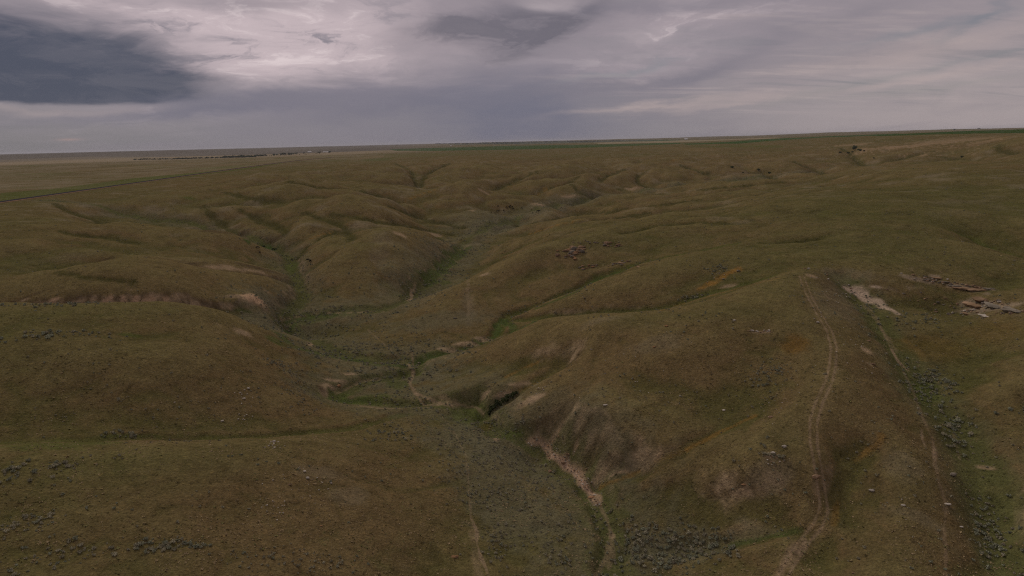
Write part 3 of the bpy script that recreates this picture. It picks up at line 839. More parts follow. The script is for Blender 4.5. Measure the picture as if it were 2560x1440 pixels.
    paths = (([(2150, 735), (2195, 800), (2222, 862), (2242, 895), (2262, 935), (2285, 985), (2300, 1030), (2325, 1085), (2335, 1140), (2345, 1200), (2365, 1262), (2360, 1320), (2366, 1380), (2364, 1445)], .42, .42),
             ([(2228, 872), (2248, 905), (2268, 925)], .6, .8), ([(2305, 1075), (2303, 1095), (2312, 1115)], .35, .8), ([(2330, 1090), (2338, 1150)], .45, .7),
             ([(2130, 720), (2200, 815), (2240, 880)], .7, .3), ([(1178, 1290), (1192, 1330), (1192, 1360), (1205, 1400), (1225, 1445)], .45, .7), ([(1180, 1330), (1185, 1380), (1200, 1440)], 1.2, .3),
             ([(1090, 1025), (1130, 1070), (1165, 1140), (1172, 1220), (1178, 1290)], .22, .3), ([(920, 825), (960, 860), (1010, 905)], .35, .35), ([(1020, 910), (1034, 930), (1024, 960), (1040, 985), (1090, 1005), (1130, 1015)], .8, .7),
             ([(1040, 985), (1060, 1012), (1100, 1012)], .6, .55), ([(1100, 995), (1140, 1012)], 1.2, .5), ([(1030, 880), (1034, 925)], .4, .5), ([(1180, 880), (1080, 900), (1045, 935)], .35, .45), ([(1210, 870), (1130, 895)], .3, .35),
             ([(1530, 1340), (1522, 1390), (1490, 1440)], .8, .5), ([(1500, 1265), (1520, 1310), (1530, 1345)], .5, .45), ([(1535, 1340), (1535, 1390), (1520, 1420)], .5, .4), ([(1985, 1360), (1975, 1400), (1950, 1440)], 1.2, .5),
             ([(2012, 1352), (1995, 1385)], .5, .7), ([(700, 800), (760, 790), (820, 783), (960, 779)], .5, .55), ([(700, 830), (740, 800)], .6, .5), ([(840, 985), (900, 955), (950, 948)], .7, .6), ([(1020, 765), (1034, 725), (1040, 708)], .9, .6),
             ([(900, 1015), (960, 1022), (1010, 1020), (1070, 1018)], .5, .5), ([(1170, 700), (1170, 790)], 1.0, .3), ([(1140, 1012), (1190, 1018), (1210, 1035)], .5, .5), ([(2062, 735), (2075, 748)], .5, .6),
             ([(2385, 1085), (2400, 1150)], .4, .3), ([(1120, 640), (1145, 655)], .8, .4), ([(1150, 625), (1175, 610)], .7, .5))
    for pts, w, s in paths:
        line(pts, w, DIRT * .92, s, .95, step=12, wob=.6)
    # stony creek bed
    line([(1325, 1098), (1365, 1118), (1400, 1148), (1440, 1182), (1470, 1215), (1490, 1262)], 1.35, SAND * np.array((.95, .82, .76)), .62, .6, step=12)
    line([(1385, 1135), (1420, 1168), (1455, 1200), (1480, 1235)], .7, SAND * np.array((1.0, .88, .84)), .8, .7, step=12)
    # bare sandstone scar on the right
    line([(2112, 718), (2140, 732), (2170, 748), (2200, 763), (2240, 782)], 1.7, SAND, .95, .35, step=8)
    line([(2130, 722), (2160, 738)], 2.3, SAND * 1.03, .95, .35, step=8)
    blob(2188, 715, 16, 3, SAND, .9)
    for b in ((2300, 700, 40, 5), (2335, 692, 12, 6), (2400, 716, 40, 5), (2460, 722, 24, 4), (2440, 770, 40, 10), (2500, 768, 50, 8), (2425, 755, 20, 10)):
        blob(*b, SAND * .72, .6, .9)
    # far country: crops, stubble, plain
    def poly(pts, col, s=1.0):
        w = [hit(*p) for p in pts]
        w = [p for p in w if p is not None]
        if len(w) < 3:
            return
        P = np.array(w)
        q = np.nonzero((GX > P[:, 0].min()) & (GX < P[:, 0].max()) & (GY > P[:, 1].min()) & (GY < P[:, 1].max()))
        X, Y = GX[q], GY[q]
        ins = np.zeros(X.shape, bool)
        for (x0, y0), (x1, y1) in zip(P[:, :2], np.roll(P[:, :2], -1, 0)):
            c = (y0 > Y) != (y1 > Y)
            ins ^= c & (X < (x1 - x0) * (Y - y0) / (y1 - y0 + 1e-12) + x0)
        m = s * ins * (0.85 + .3 * N300[q]).clip(0, 1)
        put(q, m, col)

    rs = ((GX - ROAD_P[0]) * ROAD_D[1] - (GY - ROAD_P[1]) * ROAD_D[0]) < 0
    plainm = np.maximum(sstep(1800, 3200, RD)[:, None] * sstep(math.radians(-4), math.radians(-14), RA)[None], rs * sstep(math.radians(60), math.radians(45), np.abs(RA))[None])
    pm = (plainm * (.46 + .55 * fbm(GX, GY * .7, 260, 3, 91) + .75 * fbm(GX, GY, 70, 4, 191)).clip(0, .9))[..., None]
    A[:] = A * (1 - pm) + PALE * .92 * pm
    dm = (sstep(700, 1500, RD)[:, None] * sstep(.12, .5, fbm(GX * 1.3, GY * .35, 260, 3, 92)) * .35)[..., None]
    A[:] = A * (1 - dm) + BROWN * .8 * dm
    dm = (sstep(1100, 2400, RD)[:, None] * sstep(.15, .5, fbm(GX * 1.3, GY * .3, 300, 3, 93)) * .4)[..., None]
    A[:] = A * (1 - dm) + TANBR * 1.05 * dm
    t = (plainm * sstep(.08, .5, fbm(GX, GY * .6, 180, 4, 192)) * .6)[..., None]
    A[:] = A * (1 - t) + GRASS * 1.1 * t
    t = (plainm * sstep(.12, .5, fbm(GX, GY * .6, 130, 4, 193)) * .5)[..., None]
    A[:] = A * (1 - t) + BROWN * .75 * t
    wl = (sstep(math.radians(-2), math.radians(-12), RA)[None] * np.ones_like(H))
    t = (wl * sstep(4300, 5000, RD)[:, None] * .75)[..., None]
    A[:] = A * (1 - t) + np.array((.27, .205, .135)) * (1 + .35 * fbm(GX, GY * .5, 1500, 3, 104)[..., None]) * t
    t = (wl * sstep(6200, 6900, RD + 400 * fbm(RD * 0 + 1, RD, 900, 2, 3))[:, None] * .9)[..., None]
    A[:] = A * (1 - t) + np.array((.125, .108, .092)) * (1 + .5 * fbm(GX, GY * .6, 2200, 4, 105)[..., None]) * t  # far hills: grey-brown cover, lightened so part of the haze is in the colour
    crop = np.array((.036, .075, .018))
    poly([(975, 373), (1080, 369.5), (1280, 364), (1500, 361), (1700, 356.5), (1700, 359.5), (1500, 368), (1280, 374), (1100, 377), (990, 377)], crop, .95)
    poly([(1700, 359.5), (1820, 354.5), (1960, 345.5), (2070, 340.5), (2080, 342.5), (1960, 350), (1850, 359), (1720, 362)], crop, 1)
    poly([(2060, 341), (2240, 334), (2420, 327.5), (2560, 322), (2700, 316), (2700, 327), (2560, 332), (2350, 336), (2200, 340.5), (2080, 343)], crop * .9, 1)
    poly([(1540, 352.6), (1700, 349.3), (1700, 350.4), (1560, 354)], crop, .9)
    poly([(1480, 357), (1700, 350.5), (1950, 344), (1950, 345.5), (1700, 356), (1500, 360)], PALE * 1.25, .8)
    poly([(960, 385), (1200, 379), (1400, 374), (1330, 380), (1100, 390), (960, 396)], OLIVE * .9 + GRASS * .2, .55)
    poly([(1720, 364), (1950, 363), (1960, 369), (1740, 368)], GRASS, .5)
    poly([(0, 483), (150, 470), (330, 446), (500, 430), (600, 421), (700, 406), (710, 408), (640, 420), (440, 446), (200, 480), (0, 502)], GRASS * np.array((.85, 1.0, .8)), .75)
    poly([(0, 404), (0, 400), (200, 392), (420, 392), (330, 398)], PALE * 1.1, .5)
    poly([(240, 402), (420, 396), (640, 388), (640, 391), (430, 401)], PALE, .5)
    line([(1000, 398), (1100, 391), (1200, 387), (1330, 379)], 9, BROWN * .55, .6, .4, step=20)
    line([(700, 408), (760, 404), (860, 398), (960, 394)], 10, GRASS * .8, .6, .5, step=20)
    # bluish far river woods read as a dark band on the ground
    poly([(1080, 358.5), (1280, 355), (1500, 351.5), (1640, 349.5), (1640, 351), (1500, 356), (1300, 361), (1120, 362)], np.array((.055, .07, .045)), .8)
    return np.clip(A * np.array((1.05, 1.085, 1.03)), .004, .8)


ALB = cover()

# ------------------------------------------------------------------ materials
def new_mat(name):
    m = bpy.data.materials.new(name)
    m.use_nodes = True
    m.node_tree.nodes.clear()
    t = m.node_tree
    out = t.nodes.new('ShaderNodeOutputMaterial')
    b = t.nodes.new('ShaderNodeBsdfPrincipled')
    b.inputs['Roughness'].default_value = 0.95
    b.inputs['Specular IOR Level'].default_value = 0.0
    t.links.new(b.outputs[0], out.inputs['Surface'])
    return m, t, b


def tnoise(t, vec, scale, detail=3, rough=.6):
    n = t.nodes.new('ShaderNodeTexNoise')
    n.inputs['Scale'].default_value = scale
    n.inputs['Detail'].default_value = detail
    n.inputs['Roughness'].default_value = rough
    if vec is not None:
        t.links.new(vec, n.inputs['Vector'])
    return n.outputs[0]


def ground_material():
    m, t, b = new_mat('prairie_ground')
    E.tree = t
    at = t.nodes.new('ShaderNodeAttribute')
    at.attribute_name = 'cover'
    geo = t.nodes.new('ShaderNodeNewGeometry')
    P = geo.outputs['Position']
    n1 = E(tnoise(t, P, 1.6, 3, .75))
    n2 = E(tnoise(t, P, 0.33, 4, .65))
    n3 = E(tnoise(t, P, 0.045, 4, .6))
    n4 = E(tnoise(t, P, 0.85, 3, .72))
    n5 = E(tnoise(t, P, 0.16, 3, .6))
    val = emap(n1, .30, .70, .70, 1.30, False) * emap(n2, .30, .70, .80, 1.21, False) * emap(n3, .3, .7, .90, 1.10, False)
    val = val * (1.0 + emap(n4, .54, .72) * emap(n5, .62, .42, .2, 1.0) * .42) * (1.0 - emap(n4, .46, .32) * emap(n5, .42, .62) * .65)
    tint = cmix(emap(n4, .52, .72) * .8, at.outputs['Color'], (1.06, 0.99, 0.92), 'MULTIPLY')
    sc = t.nodes.new('ShaderNodeVectorMath')
    sc.operation = 'SCALE'
    t.links.new(tint, sc.inputs[0])
    t.links.new(val.k, sc.inputs['Scale'])
    c = sc.outputs[0]
    t.links.new(c, b.inputs['Base Color'])
    bp = t.nodes.new('ShaderNodeBump')
    bp.inputs['Strength'].default_value = 0.9
    bp.inputs['Distance'].default_value = 0.8
    hh = n1 * .55 + n4 * .75
    t.links.new(hh.k, bp.inputs['Height'])
    t.links.new(bp.outputs[0], b.inputs['Normal'])
    b.inputs['Specular IOR Level'].default_value = 0.0
    b.inputs['Roughness'].default_value = 1.0
    return m


M_GROUND = ground_material()


def build_terrain():
    me = bpy.data.meshes.new('ground')
    co = np.stack([GX, GY, H], -1).reshape(-1, 3)
    nv = len(co)
    i, j = np.meshgrid(np.arange(NR - 1), np.arange(NC - 1), indexing='ij')
    a = (i * NC + j).ravel()
    quads = np.stack([a, a + 1, a + NC + 1, a + NC], 1)
    i = np.arange(NR - 1)
    seam = np.stack([i * NC + NC - 1, i * NC, (i + 1) * NC, (i + 1) * NC + NC - 1], 1)
    quads = np.concatenate([quads, seam])
    # close the disc under the drone
    cen = nv
    co = np.concatenate([co, [[0, 0, float(H[0].mean())]]])
    j = np.arange(NC)
    tris = np.stack([np.full(NC, cen), (j + 1) % NC, j], 1)
    nq, nt = len(quads), len(tris)
    me.vertices.add(len(co))
    me.vertices.foreach_set('co', co.astype(np.float32).ravel())
    loops = np.concatenate([quads[:, ::-1].ravel(), tris[:, ::-1].ravel()]).astype(np.int32)
    me.loops.add(len(loops))
    me.loops.foreach_set('vertex_index', loops)
    me.polygons.add(nq + nt)
    me.polygons.foreach_set('loop_start', np.concatenate([np.arange(nq) * 4, nq * 4 + np.arange(nt) * 3]).astype(np.int32))
    me.polygons.foreach_set('use_smooth', np.ones(nq + nt, dtype=bool))
    me.update(calc_edges=True)
    at = me.attributes.new('cover', 'FLOAT_COLOR', 'POINT')
    col = np.ones((len(co), 4), np.float32)
    col[:nv, :3] = ALB.reshape(-1, 3)
    col[nv, :3] = BROWN
    at.data.foreach_set('color', col.ravel())
    me.materials.append(M_GROUND)
    o = bpy.data.objects.new('ground', me)
    COL.objects.link(o)
    o['kind'] = 'structure'
    o['label'] = 'rolling brown and olive prairie hills cut by grassy gullies'
    return o


terrain = build_terrain()

# ------------------------------------------------------------------ object helpers
def tag(o, label=None, cat=None, group=None, kind=None):
    for k, v in (('label', label), ('category', cat), ('group', group), ('kind', kind)):
        if v:
            o[k] = v
    return o


def mesh_of(name, V, F, mat, smooth=False):
    me = bpy.data.meshes.new(name)
    me.from_pydata([tuple(map(float, v)) for v in V], [], [tuple(int(i) for i in f) for f in F])
    if smooth:
        me.polygons.foreach_set('use_smooth', [True] * len(me.polygons))
    me.materials.append(mat)
    me.update()
    return me


def fast_mesh(name, V, F, mat, smooth=False):
    """V (n,3), F (m,k) numpy, all faces with k corners"""
    me = bpy.data.meshes.new(name)
    me.vertices.add(len(V))
    me.vertices.foreach_set('co', np.asarray(V, np.float32).ravel())
    k = F.shape[1]
    me.loops.add(F.size)
    me.loops.foreach_set('vertex_index', F.astype(np.int32).ravel())
    me.polygons.add(len(F))
    me.polygons.foreach_set('loop_start', (np.arange(len(F)) * k).astype(np.int32))
    me.polygons.foreach_set('use_smooth', np.full(len(F), smooth))
    me.update(calc_edges=True)
    me.materials.append(mat)
    return me


def link(name, me, loc=(0, 0, 0), rz=0.0, sc=(1, 1, 1), parent=None):
    o = bpy.data.objects.new(name, me)
    COL.objects.link(o)
    o.location = loc
    o.rotation_euler = (0, 0, rz)
    o.scale = sc
    if parent:
        o.parent = parent
    return o


def simple_mat(name, col, var=.35, scale=3.0, col2=None, bump=0.0, per_object=0.0):
    m, t, b = new_mat(name)
    E.tree = t
    tc = t.nodes.new('ShaderNodeTexCoord')
    n = E(tnoise(t, tc.outputs['Object'], scale, 4, .65))
    c2 = col2 or tuple(c * (1 - var) for c in col)
    c = cmix(emap(n, .32, .68), col, c2)
    if per_object:
        oi = t.nodes.new('ShaderNodeObjectInfo')
        v = emap(E(oi.outputs['Random']), 0, 1, 1 - per_object, 1 + per_object, False)
        sc = t.nodes.new('ShaderNodeVectorMath')
        sc.operation = 'SCALE'
        t.links.new(c, sc.inputs[0])
        t.links.new(v.k, sc.inputs['Scale'])
        c = sc.outputs[0]
    t.links.new(c, b.inputs['Base Color'])
    if bump:
        bp = t.nodes.new('ShaderNodeBump')
        bp.inputs['Strength'].default_value = bump
        bp.inputs['Distance'].default_value = .08
        t.links.new(n.k, bp.inputs['Height'])
        t.links.new(bp.outputs[0], b.inputs['Normal'])
    return m


M_STONE = simple_mat('pale_stone', (.50, .44, .36), scale=4, col2=(.30, .26, .20), bump=.6, per_object=.25)
M_TAN = simple_mat('tan_sandstone', (.31, .205, .125), scale=2, col2=(.19, .125, .07), bump=.6, per_object=.25)
M_RUST = simple_mat('rust_stone', (.36, .20, .10), scale=3, col2=(.20, .12, .06), bump=.6, per_object=.2)
M_GREY = simple_mat('grey_stone', (.24, .205, .155), scale=3, col2=(.135, .115, .085), bump=.6, per_object=.25)
M_SAGE = simple_mat('sage_leaf', (.40, .365, .245), scale=5, col2=(.25, .228, .145), per_object=.30)
M_SAGEB = simple_mat('sage_leaf_blue', (.315, .318, .215), scale=5, col2=(.19, .198, .128), per_object=.30)
M_WILLOW = simple_mat('willow_leaf', (.085, .100, .040), scale=2, col2=(.040, .050, .022), per_object=.25)
M_LEAF = simple_mat('cottonwood_leaf', (.100, .118, .062), scale=.3, col2=(.055, .068, .038), per_object=.2)
M_BARK = simple_mat('bark', (.11, .085, .06), scale=3)
M_COW = simple_mat('black_hide', (.012, .011, .011), scale=2)
M_ASPH = simple_mat('asphalt', (.052, .046, .048), scale=.12, col2=(.040, .036, .038))
M_SHLD = simple_mat('dirt_shoulder', (.27, .165, .092), scale=.1, col2=(.19, .12, .068))
M_WHITE = simple_mat('white_metal_siding', (.80, .79, .76), scale=.3, col2=(.68, .67, .64))
M_ROOF = simple_mat('grey_metal_roof', (.42, .42, .42), scale=.2, col2=(.34, .34, .34))


# ------------------------------------------------------------------ road on the left plain
def ribbon(name, line, w, off, lift, mat):
    L = np.array(line)
    t = np.gradient(L, axis=0)
    nrm = np.stack([t[:, 1], -t[:, 0]], 1) / np.maximum(np.hypot(t[:, 0], t[:, 1]), 1e-6)[:, None]
    V, nx = [], 5
    for k in range(nx):
        p = L + nrm * (off + (k / (nx - 1) - .5) * w)
        V.append(np.stack([p[:, 0], p[:, 1], ground(p[:, 0], p[:, 1]) + lift], 1))
    # a road is level across and evenly graded along
    Z = np.max([v[:, 2] for v in V], 0)
    Zp = np.pad(Z, 8, mode='edge')
    Z = np.maximum(np.convolve(Zp, np.ones(17) / 17, 'valid'), Z)
    for v in V:
        v[:, 2] = Z
    # skirt
    V = [V[0] - [0, 0, 1.2]] + V + [V[-1] - [0, 0, 1.2]]
    V = np.stack(V, 1)
    n, m = V.shape[:2]
    i, j = np.meshgrid(np.arange(n - 1), np.arange(m - 1), indexing='ij')
    a = (i * m + j).ravel()
    F = np.stack([a, a + 1, a + m + 1, a + m], 1)
    return link(name, fast_mesh(name, V.reshape(-1, 3), F[:, ::-1], mat, False))


def build_road():
    d = ROAD_D
    L = [ROAD_P + d * v for v in np.linspace(-500, math.hypot(_rb[0] - _ra[0], _rb[1] - _ra[1]), 240)]
    a = math.atan2(d[1], d[0])
    for k in range(60):
        a -= .0016
        L.append(L[-1] + 22 * np.array((math.cos(a), math.sin(a))))
    r = tag(ribbon('road', L, 13, 0, .5, M_ASPH), kind='structure', label='straight grey road running across the left plain')
    tag(ribbon('road_shoulder', L, 5, 9.1, .4, M_SHLD), kind='structure', label='orange dirt strip along the near side of the road')
    return r


build_road()

# ------------------------------------------------------------------ rocks
import bmesh


def ico(sub):
    bm = bmesh.new()
    bmesh.ops.create_icosphere(bm, subdivisions=sub, radius=1.0)
    V = np.array([v.co[:] for v in bm.verts])
    F = np.array([[v.index for v in f.verts] for f in bm.faces])
    bm.free()
    return V, F


ICO1, ICO2 = ico(1), ico(2)


def rock_mesh(seed, flat, angular, mat, name='stone'):
    r = np.random.default_rng(seed)
    V, F = ICO2
    V = V.copy()
    for _ in range(7 if angular else 3):       # broken faces
        n = r.normal(size=3)
        n /= np.linalg.norm(n)
        d = r.uniform(.55, .85)
        k = V @ n
        V = V - np.maximum(k - d, 0)[:, None] * n * .92
    V *= 1 + .07 * r.normal(size=(len(V), 1))
    V *= np.array((1, r.uniform(.65, .9), flat))
    V[:, 2] += flat * .45
    return fast_mesh(name, V * .5, F, mat, False)


ROCKS = {k: [rock_mesh(100 * i + j, f, True, m) for j, f in enumerate((.55, .7, .45, .8))] for i, (k, m) in enumerate((('pale', M_STONE), ('tan', M_TAN), ('rust', M_RUST), ('grey', M_GREY)))}


def slant(h):
    return math.dist(h, (0, 0, CAM_H))


def rock_at(h, width, kind, name, label, group=None, cat='stone', stretch=1.0, rz=None):
    me = random.choice(ROCKS[kind])
    o = link(name, me, h, random.uniform(0, 6.28) if rz is None else rz, (width * stretch, width, width * random.uniform(.8, 1.1)))
    return tag(o, label, cat, group)


NOTED = [  # px, py, width px, kind, name, label
    (1408, 1158, 13, 'tan', 'boulder', 'largest rounded tan boulder lying in the stony creek bed'),
    (1385, 1137, 8, 'pale', 'boulder', 'pale boulder in the creek bed just uphill of the big tan boulder'),
    (1412, 1143, 7, 'grey', 'boulder', 'grey boulder on the bank beside the stony creek bed'),
    (1480, 1244, 11, 'rust', 'boulder', 'long reddish boulder near the lower end of the stony creek bed'),
    (1487, 1238, 6, 'pale', 'boulder', 'whitish boulder beside the long reddish one in the creek bed'),
    (1498, 1262, 6, 'pale', 'boulder', 'pale boulder at the lower tip of the stony creek bed'),
    (1636, 868, 8, 'rust', 'boulder', 'rust brown boulder in the middle of the big central hill'),
    (1666, 816, 8, 'rust', 'boulder', 'orange brown boulder just under the crest of the central hill'),
    (1810, 1026, 8, 'pale', 'boulder', 'square pale boulder low on the right of the central hill'),
    (1514, 1013, 8, 'pale', 'boulder', 'long white stone on the lower left face of the central hill'),
    (1550, 995, 6, 'grey', 'boulder', 'grey stone with shrubs on the lower face of the central hill'),
    (1513, 934, 6, 'grey', 'boulder', 'grey stone on the left shoulder of the central hill'),
    (1478, 874, 5, 'pale', 'stone', 'pale stone high on the left end of the central hill'),
    (1700, 990, 5, 'pale', 'stone', 'pale stone in the middle of the lower central hill'),
    (1927, 1044, 8, 'tan', 'boulder', 'flat tan stone at the upper end of the orange rill'),
    (2044, 807, 7, 'pale', 'boulder', 'pale boulder left of the wheel track near the bend'),
    (1836, 801, 7, 'pale', 'boulder', 'slanting pale stone near the right end of the central crest'),
    (1461, 746, 6, 'grey', 'boulder', 'lone grey boulder on the slope behind the central crest'),
    (1846, 678, 9, 'grey', 'boulder', 'large grey boulder beside the orange grass patch'),
    (1808, 698, 8, 'grey', 'boulder', 'grey boulder below the orange grass patch'),
    (2178, 1228, 11, 'pale', 'boulder', 'white boulder with a dark shrub behind, right of the wheel track'),
    (2259, 1264, 9, 'pale', 'boulder', 'oval pale stone on the bare lower right slope'),
    (2383, 1189, 12, 'grey', 'boulder', 'long grey boulder right of the footpath on the right'),
    (2368, 1262, 9, 'pale', 'stone', 'flat pale stone at the bend of the right footpath'),
    (2403, 1318, 7, 'pale', 'stone', 'pale stone below the bend of the right footpath'),
    (2040, 1194, 13, 'tan', 'boulder', 'flat tan rock touching the left wheel rut'),
    (1860, 1212, 10, 'rust', 'boulder', 'brown boulder alone on the slope left of the wheel track'),
    (1932, 1134, 10, 'pale', 'boulder', 'pale rock among dark shrubs left of the wheel track'),
    (1960, 1118, 10, 'pale', 'boulder', 'pale broken rock above the dark shrubs left of the wheel track'),
    (621, 972, 8, 'pale', 'boulder', 'topmost and brightest stone of the scatter on the left slope'),
    (610, 997, 7, 'pale', 'boulder', 'second stone from the top of the scatter on the left slope'),
    (556, 1053, 7, 'pale', 'boulder', 'pale stone alone left of the scatter on the left slope'),
    (437, 1006, 4, 'pale', 'stone', 'small yellowish stone alone on the upper left slope'),
    (685, 1105, 8, 'pale', 'boulder', 'largest stone of the cluster at the dark gully on the left'),
    (769, 1196, 10, 'pale', 'boulder', 'largest pale stone on the front left hill'),
    (761, 1179, 7, 'pale', 'boulder', 'pale stone just above the largest one on the front left hill'),
    (724, 1212, 8, 'tan', 'boulder', 'flat tan stone left of the largest one on the front left hill'),
    (803, 1315, 6, 'rust', 'stone', 'orange stone low on the front left hill'),
    (828, 1209, 6, 'pale', 'stone', 'pale stone on the right brow of the front left hill'),
    (1138, 1393, 12, 'rust', 'boulder', 'flat reddish rock left of the path at the bottom edge'),
    (847, 966, 9, 'rust', 'boulder', 'rust boulder beside the eroded creek bank'),
    (1375, 1180, 9, 'tan', 'boulder', 'tan rock with a shrub left of the stony creek bed'),
    (2133, 1433, 6, 'tan', 'stone', 'small tan stone at the bottom edge right of the track'),
    (1138, 796, 7, 'grey', 'boulder', 'lone pale grey boulder on the slope above the creek flat'),
    (2182, 911, 10, 'tan', 'boulder', 'tan rock with a dark overhang right of the wheel track'),
    (2172, 853, 9, 'tan', 'boulder', 'tan broken rock above the overhanging rock right of the track'),
]
for px, py, w, kind, name, lab in NOTED:
    h = hit(px, py)
    rock_at(h, w / FPX * slant(h) * 1.05, kind, name, lab, cat='boulder' if name == 'boulder' else 'stone', stretch=1.7 if ('long' in lab or 'flat' in lab) else 1.15, rz=random.uniform(-.5, .5))

SCATTER = [  # px, py, rx, ry, count, width px range, kinds, label, group
    (1440, 1185, 0, 0, 120, (2.5, 7), ('pale', 'tan', 'tan', 'grey', 'rust'), 'small stone packed in the stony creek bed below the central hill', 'creek bed stones'),
    (612, 1020, 22, 45, 22, (2.5, 5), ('pale',), 'small pale stone of the scatter on the left slope above the gully', 'left slope stones'),
    (685, 1112, 22, 14, 16, (2.5, 5.5), ('pale',), 'small pale stone of the cluster beside the gully on the left', 'gully cluster stones'),
    (760, 1200, 50, 45, 22, (2, 5), ('pale', 'pale', 'tan'), 'small pale stone around the largest one on the front left hill', 'front hill upper stones'),
    (665, 1260, 36, 50, 26, (2, 5), ('pale',), 'small pale stone low on the middle of the front left hill', 'front hill lower stones'),
    (1600, 930, 260, 110, 60, (1.6, 4), ('pale', 'pale', 'grey', 'tan'), 'tiny pale stone strewn over the brown face of the central hill', 'central hill stones'),
    (1960, 1010, 60, 60, 22, (1.8, 4), ('pale',), 'tiny white stone left of the bend in the wheel track', 'track bend stones'),
    (2110, 900, 60, 120, 30, (1.8, 4.5), ('pale', 'pale', 'tan'), 'small pale stone right of the wheel track on the spur', 'spur stones'),
    (2050, 760, 60, 60, 14, (2, 4.5), ('pale',), 'small pale stone near the top of the tracked spur', 'upper spur stones'),
    (1820, 690, 50, 24, 26, (2, 4), ('grey', 'pale', 'tan'), 'small grey stone around the orange grass patch', 'orange patch stones'),
    (1450, 740, 90, 40, 14, (1.8, 4), ('pale', 'grey'), 'small pale stone on the slope behind the central crest', 'back slope stones'),
    (2280, 1280, 90, 110, 20, (1.8, 4), ('pale', 'tan'), 'small pale stone on the bare lower right slope', 'lower right stones'),
    (1350, 975, 26, 10, 16, (2, 5), ('pale', 'tan'), 'pale rock chip on the bare ground above the dark thicket', 'thicket rim stones'),
    (1930, 1150, 26, 12, 18, (2, 6), ('pale', 'tan'), 'pale rock chip in the bare patch left of the wheel track', 'bare patch stones'),
    (120, 1050, 40, 14, 8, (1.8, 3), ('pale',), 'tiny white stone near the left edge above the gully', 'left edge stones'),
]


def ellipse_pts(px, py, rx, ry, n):
    """random ground points of an oval patch centred on a photo pixel"""
    c = hit(px, py)
    dist = math.hypot(c[0], c[1])
    ax = rx / FPX * slant(c)
    ds = [abs(math.hypot(h[0], h[1]) - dist) for h in (hit(px, py - ry), hit(px, py + ry)) if h is not None]
    ay = min(max(min(ds) if ds else 0, .6 * ax * ry / rx), 10 * ax)
    t = math.atan2(c[0], c[1])
    q = rng.uniform(0, 2 * np.pi, n)
    r = np.sqrt(rng.uniform(0, 1, n)) * (1 + .25 * rng.normal(size=n))
    l, f = np.cos(q) * r * ax, np.sin(q) * r * ay
    x, y = c[0] + l * math.cos(t) + f * math.sin(t), c[1] - l * math.sin(t) + f * math.cos(t)
    global SECTOR
    SECTOR = [PART[(0 if a_ < -.38 else 2 if a_ > .38 else 1) + 3 * (0 if b_ > .38 else 2 if b_ < -.38 else 1)] for a_, b_ in zip(l / ax, f / ay)]
    return np.stack([x, y, ground(x, y)], 1)


def ellipse_zip(*a):
    p = ellipse_pts(*a)
    return list(zip(p, SECTOR))


PART = ('far-left', 'far', 'far-right', 'left-hand', 'middle', 'right-hand', 'near-left', 'near', 'near-right')
SECTOR = []


BED = wline([(1325, 1098), (1365, 1118), (1400, 1148), (1440, 1182), (1470, 1215), (1492, 1264)], 8)
BED = np.concatenate(BED)
loose = []
for px, py, rx, ry, n, wr, kinds, lab, grp in SCATTER:
    if rx == 0:
        k = rng.choice(len(BED), n, p=np.linspace(.6, 1.6, len(BED)) / np.linspace(.6, 1.6, len(BED)).sum())
        xy = BED[k] + rng.normal(size=(n, 2)) * 1.15
        P = np.stack([xy[:, 0], xy[:, 1], ground(xy[:, 0], xy[:, 1])], 1)
        SECTOR = [('upper', 'upper-middle', 'middle', 'lower-middle', 'lower')[min(4, int(q * 5 / len(BED)))] for q in k]
    else:
        P = ellipse_pts(px, py, rx, ry, n)
    for p, sec in zip(P, SECTOR):
        w = random.uniform(*wr) * random.uniform(.8, 1.1)
        loose.append((w, tuple(p), random.choice(kinds), sec + ' ' + lab, grp))
loose.sort(key=lambda q: -q[0])
for w, p, kind, lab, grp in loose[:245]:
    rock_at(p, w / FPX * slant(p), kind, 'stone', lab, grp)
LOOSE_REST = [(p[0], p[1], p[2], w / FPX * slant(p)) for w, p, kind, lab, grp in loose[245:]]

PILES = [
    (1432, 630, 30, 17, 44, (5, 14), ('tan', 'tan', 'rust', 'grey'), 'block of tan sandstone in the big rock pile on the far hill', 'big rock pile'),
    (1470, 605, 30, 5, 12, (3, 8), ('grey', 'tan'), 'grey chip above the big rock pile on the far hill', 'chips above the pile'),
    (1468, 668, 26, 6, 22, (3, 9), ('tan', 'rust', 'grey'), 'tan block in the low rock scatter under the big pile', 'rocks under the pile'),
    (1532, 612, 26, 10, 16, (4, 11), ('tan', 'tan', 'grey'), 'tan block of the small pile right of the big pile', 'small pile'),
    (1548, 660, 24, 7, 16, (3, 8), ('tan', 'grey'), 'tan rock in the grassy ledge below the small pile', 'ledge rocks'),
    (2320, 698, 36, 6, 34, (2.5, 7), ('tan', 'grey', 'pale'), 'broken rock along the left part of the upper right outcrop', 'upper outcrop rocks'),
    (2400, 712, 44, 6, 30, (2.5, 8), ('tan', 'grey'), 'broken rock along the right part of the upper right outcrop', 'upper outcrop right rocks'),
    (2440, 775, 50, 13, 44, (2.5, 9), ('grey', 'tan', 'pale'), 'tumbled rock below the right hand sandstone ledge', 'lower outcrop rocks'),
    (2530, 780, 40, 8, 22, (2.5, 7), ('grey', 'tan'), 'tumbled rock at the right edge of the sandstone ledge', 'right edge rocks'),
    (2330, 760, 70, 24, 22, (2.5, 6), ('grey', 'tan'), 'small rock on the green slope between the outcrops', 'slope rocks'),
    (1905, 829, 26, 3, 16, (2.5, 7), ('tan', 'pale'), 'flat rock chip of the pale streak on the upper central hill', 'pale streak rocks'),
    (2080, 705, 60, 30, 16, (2, 6), ('pale', 'tan'), 'pale chip on the bare ground at the top of the spur', 'spur top chips'),
]
